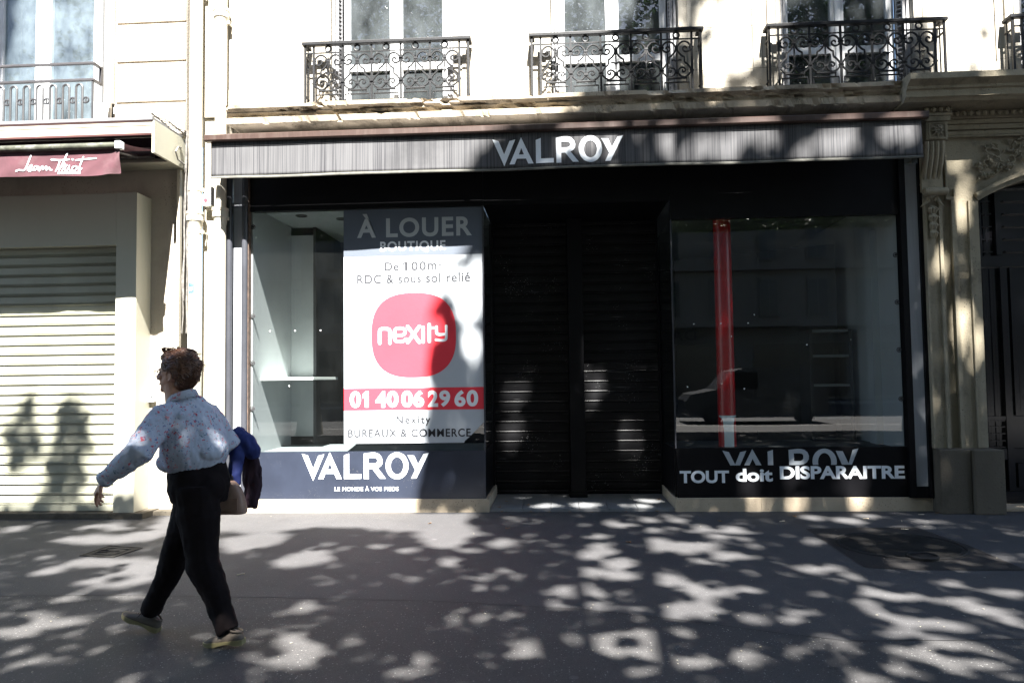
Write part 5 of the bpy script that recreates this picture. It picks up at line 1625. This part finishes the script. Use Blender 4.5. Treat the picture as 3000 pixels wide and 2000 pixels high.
HAIR = mk('brown_hair', (0.115, 0.052, 0.028), 0.42, 0.45, 30, 200, 0.3, stretch=(1, 1, 2))
TROU = mk('black_brown_trouser_cloth', (0.007, 0.0045, 0.005), 0.85, 0.2, 6, 200, 0.2, spec=0.15)
SHOE = mk('taupe_suede', (0.105, 0.085, 0.068), 0.75, 0.15, 10, 120, 0.2)
SOLE = mk('olive_rubber_sole', (0.23, 0.20, 0.10), 0.7, 0.12, 12)
LACE = mk('dark_lace', (0.05, 0.042, 0.036), 0.8)
pe = thing('person', (-2.1, -3.97, 0), 'short haired person in glasses, floral blouse and black trousers striding past with a swinging arm', 'person')
V3 = Vector
# joints
sL, eL, wL = V3((-2.192, -4.11, 1.268)), V3((-2.245, -4.27, 1.085)), V3((-2.472, -4.215, 0.928))
sR, eR, wR = V3((-2.068, -3.85, 1.262)), V3((-1.985, -3.78, 1.085)), V3((-2.12, -3.66, 1.02))
hipc = V3((-2.065, -3.965, 0.88))
Fh = V3((-0.988, 0.155, 0)).normalized()
Lh = V3((-Fh.y * -1 * -1, Fh.x, 0))
Lh = V3((0, 0, 1)).cross(Fh)
H0 = V3((-2.192, -3.985, 1.50))
def hp(f, l, u): return H0 + Fh * f + Lh * l + V3((0, 0, u))
HM = Matrix((Fh, Lh, V3((0, 0, 1)))).transposed()
# ---- body: head, neck, trunk, arms, hands and legs in one surface
bd = MB()
bd.ball(hp(-.006, 0, .035), (.098, .076, .098), 20, 14, HM)
bd.ball(hp(.028, 0, -.035), (.070, .060, .068), 18, 12, HM)
bd.ball(hp(.050, 0, -.075), (.045, .042, .030), 14, 10, HM)
bd.ball(hp(.082, 0, -.088), (.020, .022, .018), 12, 8, HM)
bd.tube([hp(.088, 0, .022), hp(.106, 0, .000), hp(.122, 0, -.020)], [.009, .012, .0135], 10)
bd.ball(hp(.112, 0, -.024), (.016, .018, .010), 10, 8, HM)
bd.ball(hp(.090, 0, -.050), (.014, .026, .007), 10, 8, HM)
bd.ball(hp(.086, 0, -.062), (.014, .023, .007), 10, 8, HM)
bd.ball(hp(.083, 0, .026), (.016, .052, .010), 12, 8, HM)
for s in (-1, 1):
    bd.ball(hp(.070, s * .038, -.018), (.024, .022, .020), 10, 8, HM)
    er = [hp(-.004 + .020 * math.cos(a) * .9, s * (.074 + .006 * abs(math.sin(a))), -.012 + .030 * math.sin(a)) for a in [2 * math.pi * i / 14 for i in range(14)]]
    bd.tube(er, .0055, 6, closed=True)
    bd.ball(hp(-.006, s * .072, -.014), (.016, .006, .026), 10, 8, HM)
bd.tube([hp(.018, 0, -.06), hp(.006, 0, -.11), hp(-.005, 0, -.17), hp(-.01, 0, -.21)], [.058, .058, .062, .075], 16)
up = V3((0, 0, 1))
sideT = (sR - sL).normalized()
bd.tube([hipc + up * .02, V3((-2.09, -3.97, 1.0)), V3((-2.115, -3.975, 1.16)), V3((-2.125, -3.975, 1.27)), V3((-2.15, -3.98, 1.33))], [.135, .13, .145, .14, .07], 16, flat=.75, side=tuple(sideT))
def limb(mb, pts, rr, n=14, flat=1.0): mb.tube(pts, rr, n, flat=flat)
limb(bd, [sL, sL.lerp(eL, .5), eL, eL.lerp(wL, .4), wL], [.052, .046, .038, .036, .026])
limb(bd, [sR, sR.lerp(eR, .5), eR, eR.lerp(wR, .5), wR], [.052, .046, .038, .036, .026])
kL, aL = V3((-1.985, -4.065, .43)), V3((-1.825, -4.10, .095))
kR, aR = V3((-2.235, -3.895, .44)), V3((-2.40, -3.87, .115))
hL, hR = V3((-2.045, -4.035, .84)), V3((-2.10, -3.90, .84))
for h_, k_, a_ in ((hL, kL, aL), (hR, kR, aR)):
    limb(bd, [h_, h_.lerp(k_, .5), k_, k_.lerp(a_, .35), a_], [.082, .068, .05, .048, .033])
def hand(mb, w, d, n, curl, thumb_side):
    """palm from the wrist along d, five bent fingers; n is the back of the hand"""
    d = d.normalized()
    n = (n - d * n.dot(d)).normalized()
    s = d.cross(n) * thumb_side
    mb.tube([w, w + d * .03, w + d * .062, w + d * .085], [.026, .034, .040, .037], 12, flat=.42, side=tuple(s))
    for i, (o, L, r) in enumerate(((.028, .072, .0085), (.0095, .080, .0088), (-.009, .074, .0085), (-.027, .058, .0075))):
        p = w + d * .078 + s * o
        a = curl[i]
        q1 = p + (d * math.cos(a) - n * math.sin(a)) * L * .45
        q2 = q1 + (d * math.cos(a * 1.9) - n * math.sin(a * 1.9)) * L * .32
        q3 = q2 + (d * math.cos(a * 2.5) - n * math.sin(a * 2.5)) * L * .26
        mb.tube([p - d * .012, p, q1, q2, q3], [r, r * 1.08, r, r * .92, r * .7], 8)
    t0 = w + d * .026 + s * .026
    t1 = t0 + (d * .62 + s * .62 - n * .35).normalized() * .036
    t2 = t1 + (d * .85 + s * .15 - n * .5).normalized() * .030
    mb.tube([t0 - s * .012, t0, t1, t2], [.012, .012, .010, .0075], 8)
hand(bd, wL + V3((-.004, 0, -.005)), V3((-.50, .12, -.80)), V3((-.72, -.45, .38)), (.30, .42, .50, .62), -1)
hand(bd, wR, V3((-.8, .45, -.25)), V3((0, .2, 1)), (.4, .5, .55, .6), 1)
body = link('body', fuse(bd, .0042, 2), SKIN, pe, True)
# eyes, lips, brows as small shapes
ey = MB()
for s in (-1, 1): ey.ball(hp(.078, s * .032, .006), (.011, .012, .008), 10, 8, HM)
ey.build('eye', mk('dark_eye', (0.03, 0.02, 0.018), 0.2), pe, smooth=True)
lp_ = MB().ball(hp(.094, 0, -.0565), (.013, .024, .0055), 12, 8, HM)
lp_.build('lips', mk('lips', (0.30, 0.10, 0.085), 0.45), pe, smooth=True)
# spectacles
gs = MB()
for s in (-1, 1):
    q_ = [(.018, .016), (-.018, .016), (-.020, .0), (-.015, -.017), (.013, -.017), (.019, .0)]
    ring_ = [hp(.114 - abs(a + s * .034) * .20, s * .034 + a, .006 + b_) for a, b_ in q_]
    gs.tube(ring_, .0021, 6, closed=True)
    gs.tube([hp(.104, s * .053, .014), hp(.085, s * .073, .016), hp(.0, s * .080, .014), hp(-.025, s * .078, -.002)], .0019, 6)
gs.tube([hp(.1155, -.017, .012), hp(.119, 0, .015), hp(.1155, .017, .012)], .002, 6)
gs.build('spectacles', mk('brown_metal_frame', (0.07, 0.035, 0.02), 0.35), pe, smooth=50)
# ---- hair: a full cap and several hundred tousled locks
hm_ = MB()
hm_.ball(hp(-.030, 0, .052), (.104, .090, .090), 20, 14, HM)
hm_.ball(hp(-.060, 0, .015), (.078, .086, .085), 18, 12, HM)
hm_.ball(hp(-.052, 0, -.050), (.056, .062, .050), 16, 10, HM)
hm_.ball(hp(.035, 0, .095), (.055, .066, .040), 16, 10, HM)
for s in (-1, 1): hm_.ball(hp(.018, s * .060, .050), (.032, .022, .040), 12, 8, HM)
hmesh = wrinkle(fuse(hm_, .006, 3), .008, 24, (1, 1, .7), 2)
rg = random.Random(8)
lk = MB()
for i in range(1500):
    th = rg.uniform(-math.pi, math.pi)
    u = rg.uniform(-.95, 1)
    ph = math.sqrt(1 - u * u)
    f_, l_, z_ = -.032 + .106 * ph * math.cos(th), .091 * ph * math.sin(th), .042 + .098 * u
    if u < -.1: z_ = .03 + .13 * u
    if f_ > .040 and z_ < .082: continue
    if f_ > -.012 and z_ < .022: continue
    if abs(l_) > .045 and f_ > -.045 and z_ < .020: continue
    if z_ < -.075 and f_ > -.06: continue
    p = V3((f_, l_, z_))
    nrm = V3((ph * math.cos(th), ph * math.sin(th), u)).normalized()
    w1 = mnoise.noise((f_ * 16, l_ * 16, z_ * 16))
    w2 = mnoise.noise((f_ * 16 + 9, l_ * 16, z_ * 16 + 4))
    comb = V3((-.8, .5 * w1, -.45 if u < .6 else .0)) if f_ < .03 else V3((-.75, .5 * w1, .35))
    comb = (comb - nrm * comb.dot(nrm)).normalized()
    sw = nrm.cross(comb) * (w2 * 1.9)
    L = rg.uniform(.035, .065)
    lift = .002 + .008 * max(0, w1) + rg.uniform(0, .002)
    q1 = p + nrm * (.003 + lift * .6) + (comb + sw * .35) * L * .4
    q2 = p + nrm * lift + (comb + sw) * L * .75 - nrm * L * .12
    q3 = p + nrm * (lift * .5) + (comb + sw * 1.5) * L - nrm * L * .45
    pts = [hp(*(p - nrm * .005)), hp(*q1), hp(*q2), hp(*q3)]
    w_ = rg.uniform(.0022, .0048)
    lk.tube(pts, [w_, w_, w_ * .8, w_ * .2], 4, flat=.6)
for i in range(40):                                   # lifted forelock
    a = rg.uniform(-.030, .045)
    b_ = rg.uniform(-.008, .008)
    lk.tube([hp(.040 + b_, a, .112), hp(.058 + b_, a * 1.1, .130 + .008 * rg.random()), hp(.060 + b_ - .012 * rg.random(), a * 1.2 + .006, .143 + .010 * rg.random()), hp(.038 + b_, a * 1.2, .147 + .008 * rg.random())], [.0034, .003, .0022, .0008], 5, flat=.5)
hl = lk.mesh('locks')
bm = bmesh.new()
bm.from_mesh(hmesh)
bm.from_mesh(hl)
bm.to_mesh(hmesh)
bm.free()
link('hair', hmesh, HAIR, pe, True)

# ---- blouse
bs = MB()
bs.tube([V3((-2.075, -3.968, .955)), V3((-2.08, -3.968, 1.0)), V3((-2.088, -3.97, 1.06)), V3((-2.098, -3.97, 1.13)), V3((-2.112, -3.972, 1.21)), V3((-2.122, -3.975, 1.275)), V3((-2.135, -3.978, 1.325)), V3((-2.15, -3.982, 1.362))], [.158, .186, .198, .194, .188, .166, .118, .072], 24, flat=[.80, .82, .84, .82, .76, .70, .66, .9], side=tuple(sideT))
bs.ball(V3((-2.015, -3.995, 1.06)), (.11, .12, .075), 16, 10)
bs.ball(V3((-2.20, -4.03, 1.0)), (.075, .07, .06), 14, 10)
limb(bs, [sL.lerp(V3((-2.13, -3.98, 1.30)), .45), sL + V3((-.006, -.01, -.005)), sL.lerp(eL, .5) + V3((-.012, 0, -.005)), eL + V3((-.004, 0, -.008)), eL.lerp(wL, .25), eL.lerp(wL, .55), eL.lerp(wL, .85), eL.lerp(wL, .99)], [.066, .073, .078, .074, .066, .056, .046, .043])
limb(bs, [sR.lerp(V3((-2.13, -3.98, 1.30)), .45), sR, sR.lerp(eR, .5), eR + V3((.012, 0, -.005)), eR.lerp(wR, .3), eR.lerp(wR, .7), eR.lerp(wR, .96)], [.066, .070, .074, .072, .062, .052, .044])
bme = fuse(bs, .0065, 3)
bme = wrinkle(bme, .009, 7.5, (1.7, 1.7, .7), 4)
bme = wrinkle(bme, .0022, 22, (1.6, 1.6, .8), 9)
fl = mk_floral()
bl_ = link('blouse', bme, fl, pe, True)
cl = MB()                                              # turned-down collar
nC = V3((-2.158, -3.983, 1.375))
for rr_, dz, ln in ((.066, 0.0, 20),):
    vs = []
    for i in range(ln + 1):
        a = 2 * math.pi * (i / ln) * .86 + .44
        c_, s_ = math.cos(a), math.sin(a)
        base = nC + Fh * (c_ * .066) + Lh * (s_ * .064) + up * (-.020 - .028 * c_)
        vs += [base, base + up * .030 + (Fh * c_ + Lh * s_) * .002, base + up * .032 + (Fh * c_ + Lh * s_) * .009, base - up * .012 + (Fh * c_ + Lh * s_) * .030]
    cl.add(vs, [(4 * i + j, 4 * i + j + 1, 4 * i + j + 5, 4 * i + j + 4) for i in range(ln) for j in range(3)])
co_ = cl.build('collar', fl, bl_, smooth=60)
co_.modifiers.new('t', 'SOLIDIFY').thickness = .003
cf = MB()
d_ = (wL - eL).normalized()
cf.tube([wL - d_ * .035, wL + d_ * .004], [.0445, .047], 18, cap=False)
cu = cf.build('cuff', fl, bl_, smooth=60)
cu.modifiers.new('t', 'SOLIDIFY').thickness = .004

# ---- trousers
tr = MB()
tr.tube([V3((-2.07, -3.966, .99)), V3((-2.068, -3.966, .93)), V3((-2.06, -3.966, .85)), V3((-2.06, -3.966, .77))], [.150, .168, .172, .150], 22, flat=[.82, .86, .9, .9], side=tuple(sideT))
tr.ball(V3((-2.0, -4.0, .86)), (.105, .11, .105), 16, 12)
limb(tr, [hL + V3((0, 0, .02)), hL.lerp(kL, .3) + V3((.0, 0, 0)), hL.lerp(kL, .65), kL + V3((.0, 0, 0)), kL.lerp(aL, .3) + V3((.008, 0, 0)), kL.lerp(aL, .65), kL.lerp(aL, 1.03)], [.118, .112, .096, .085, .078, .066, .060])
limb(tr, [hR + V3((0, 0, .02)), hR.lerp(kR, .3), hR.lerp(kR, .65), kR, kR.lerp(aR, .3) + V3((.006, 0, -.004)), kR.lerp(aR, .65), kR.lerp(aR, 1.0)], [.116, .108, .092, .080, .072, .062, .060])
tme = fuse(tr, .008, 3)
tme = wrinkle(tme, .011, 6, (1.2, 1.2, .8), 14)
tme = wrinkle(tme, .0025, 15, (.8, .8, 1.8), 19)
link('trousers', tme, TROU, pe, True)

# ---- shoes
def shoe(heel, toe, upn):
    """heel and toe are the sole's ends on their undersides"""
    d = (toe - heel)
    L = d.length
    d.normalize()
    s = d.cross(upn).normalized()
    u = s.cross(d).normalized()
    def at(t, w, z): return heel + d * (L * t) + s * w + u * z
    prof = [(0.0, .020, .050), (.06, .031, .070), (.18, .036, .080), (.30, .036, .082), (.42, .037, .074), (.55, .041, .060), (.68, .045, .050), (.80, .044, .044), (.91, .036, .036), (.98, .020, .026), (1.0, .008, .02)]
    mb = MB()
    n = 14
    vs = []
    for t, w, hgt in prof:
        for j in range(n):
            a = 2 * math.pi * j / n
            cc, ss = math.cos(a), math.sin(a)
            zz = .018 + (hgt - .018) * (.5 + .5 * ss) if ss > 0 else .016
            ww = w * (abs(cc) ** .7) * (1 if cc > 0 else -1) * (1.0 - .38 * max(0, ss))
            vs.append(at(t, ww, zz if ss > 0 else .014))
    k = len(prof)
    mb.add(vs, [(i * n + j, i * n + (j + 1) % n, (i + 1) * n + (j + 1) % n, (i + 1) * n + j) for i in range(k - 1) for j in range(n)] + [tuple(range(n))[::-1], tuple((k - 1) * n + j for j in range(n))])
    me = mb.mesh('shoe')
    o = link('shoe', me, SHOE, pe, 70)
    q = o.modifiers.new('s', 'SUBSURF')
    q.levels = q.render_levels = 1
    so = MB()
    ol = []
    ws = [(t, w + .004) for t, w, _ in prof]
    left = [(t, w) for t, w in ws]
    right = [(t, -w) for t, w in reversed(ws)]
    lo, hi = [], []
    for t, w in left + right:
        arch = .012 * math.sin(math.pi * min(1, max(0, (t - .15) / .5)))
        toe_up = .014 * max(0, (t - .75) / .25) ** 2
        lo.append(at(t, w * .97, arch + toe_up))
        hi.append(at(t, w, .021 + .006 * math.sin(math.pi * t) + toe_up * .3 + (.006 if t < .3 else 0)))
    m = len(lo)
    so.add(lo + hi, [(i, (i + 1) % m, m + (i + 1) % m, m + i) for i in range(m)] + [tuple(range(m))[::-1], tuple(range(m, 2 * m))])
    so.build('sole', SOLE, o, smooth=35)
    lc_ = MB()
    for i in range(5):
        t = .45 + .055 * i
        z = .0745 - .0065 * i
        lc_.tube([at(t, -.022, z - .010), at(t + .015, 0, z + .004), at(t + .03, .022, z - .012)], .0022, 5)
    for sg in (-1, 1):
        lc_.tube([at(.45, 0, .078), at(.43, sg * .03, .092), at(.47, sg * .045, .085), at(.50, sg * .030, .072)], .0022, 5)
        lc_.tube([at(.45, 0, .078), at(.50, sg * .03, .078), at(.55, sg * .046, .050)], .002, 5)
    lc_.build('laces', LACE, o)
    lp2 = MB()
    c0 = at(.21, 0, .074)
    lp2.tube([c0 + d * (.043 * math.cos(a)) + s * (.029 * math.sin(a)) + u * (.004 - .012 * math.cos(a) * -1) for a in [2 * math.pi * i / 18 for i in range(18)]], .006, 6, closed=True)
    lp2.build('ankle_collar', SHOE, o, smooth=60)
shoe(V3((-1.735, -4.105, .018)), V3((-1.965, -4.09, 0.0)), V3((0.07, 0, 1)))
shoe(V3((-2.345, -3.875, 0.0)), V3((-2.570, -3.865, 0.088)), V3((.36, 0, .93)))

# ---- what is carried: blue jacket over the far arm, plum cardigan under it, beige shoulder bag
JK = mk('royal_blue_cloth', (0.012, 0.024, 0.13), 0.8, 0.2, 9, 200, 0.2)
jk = MB()
jk.tube([V3((-2.02, -3.70, 1.09)), V3((-1.94, -3.715, 1.135)), V3((-1.885, -3.72, 1.085)), V3((-1.845, -3.725, 1.02)), V3((-1.835, -3.725, .985))], [.045, .054, .056, .045, .026], 14, flat=.8)
jk.tube([V3((-1.95, -3.73, 1.10)), V3((-1.925, -3.77, .99)), V3((-1.93, -3.79, .90)), V3((-1.925, -3.79, .835))], [.05, .044, .034, .026], 12, flat=.6)
jme = wrinkle(wrinkle(fuse(jk, .007, 3), .014, 8, (1.6, 1, .8), 33), .0025, 24, (1, 1, .7), 5)
jo = link('jacket', jme, JK, None, True)
tag(jo, 'royal blue jacket draped over the arm of the walking person', 'jacket')
cd = MB()
cd.tube([V3((-1.99, -3.67, 1.03)), V3((-1.90, -3.66, .98)), V3((-1.875, -3.66, .86)), V3((-1.875, -3.66, .76)), V3((-1.88, -3.66, .68))], [.035, .06, .066, .062, .045], 14, flat=.45, side=(1, 0, 0))
cme = wrinkle(wrinkle(fuse(cd, .007, 3), .022, 9, (1.8, 1, .5), 41), .006, 24, (1.5, 1, .6), 7)
tag(link('cardigan', cme, mk('dark_plum_knit', (0.022, 0.008, 0.016), 0.9, 0.2, 9, 200, 0.3), None, True), 'dark plum garment hanging below the blue jacket', 'cardigan')
hb2 = thing('handbag', (-1.93, -3.83, .70), 'small beige leather shoulder bag swinging behind the walking person', 'bag')
bg_ = MB()
rings = []
for z, w, dpt in ((.672, .070, .042), (.68, .084, .050), (.72, .086, .050), (.78, .080, .044), (.83, .062, .034), (.86, .040, .022), (.872, .022, .012)):
    for j in range(20):
        a = 2 * math.pi * j / 20
        c_, s_ = math.cos(a), math.sin(a)
        k = (abs(c_) ** 4 + abs(s_) ** 4) ** -.25
        rings.append((-1.945 + .0 + w * c_ * k + (.86 - z) * .12, -3.83 + dpt * s_ * k, z))
m = 7
bg_.add(rings, [(i * 20 + j, i * 20 + (j + 1) % 20, (i + 1) * 20 + (j + 1) % 20, (i + 1) * 20 + j) for i in range(m - 1) for j in range(20)] + [tuple(range(20))[::-1], tuple((m - 1) * 20 + j for j in range(20))])
BAG = mk('beige_leather', (0.30, 0.19, 0.14), 0.55, 0.15, 12, 120, 0.2)
bme_ = wrinkle(bg_.mesh('pouch'), .004, 20, (1, 1, 1), 3)
bo = link('pouch', bme_, BAG, hb2, 60)
q_ = bo.modifiers.new('s', 'SUBSURF')
q_.levels = q_.render_levels = 2
sx_ = MB()
sx_.tube([V3((-1.94, -3.835, .868)), V3((-1.945, -3.86, .93)), V3((-1.955, -3.885, 1.0)), V3((-1.965, -3.88, 1.08))], .010, 6, flat=.3)
sx_.build('strap', mk('brown_strap', (0.06, 0.05, 0.045), 0.5), hb2)
rg_ = MB().ring((-1.94, -3.835, .885), .018, .004, 16, 6)
rg_.build('strap_ring', MAT['iron'], hb2, smooth=50)
pk_ = MB().box(-1.985, -1.87, -3.8875, -3.882, .70, .775, .003)
pk_.build('front_pocket', BAG, hb2)
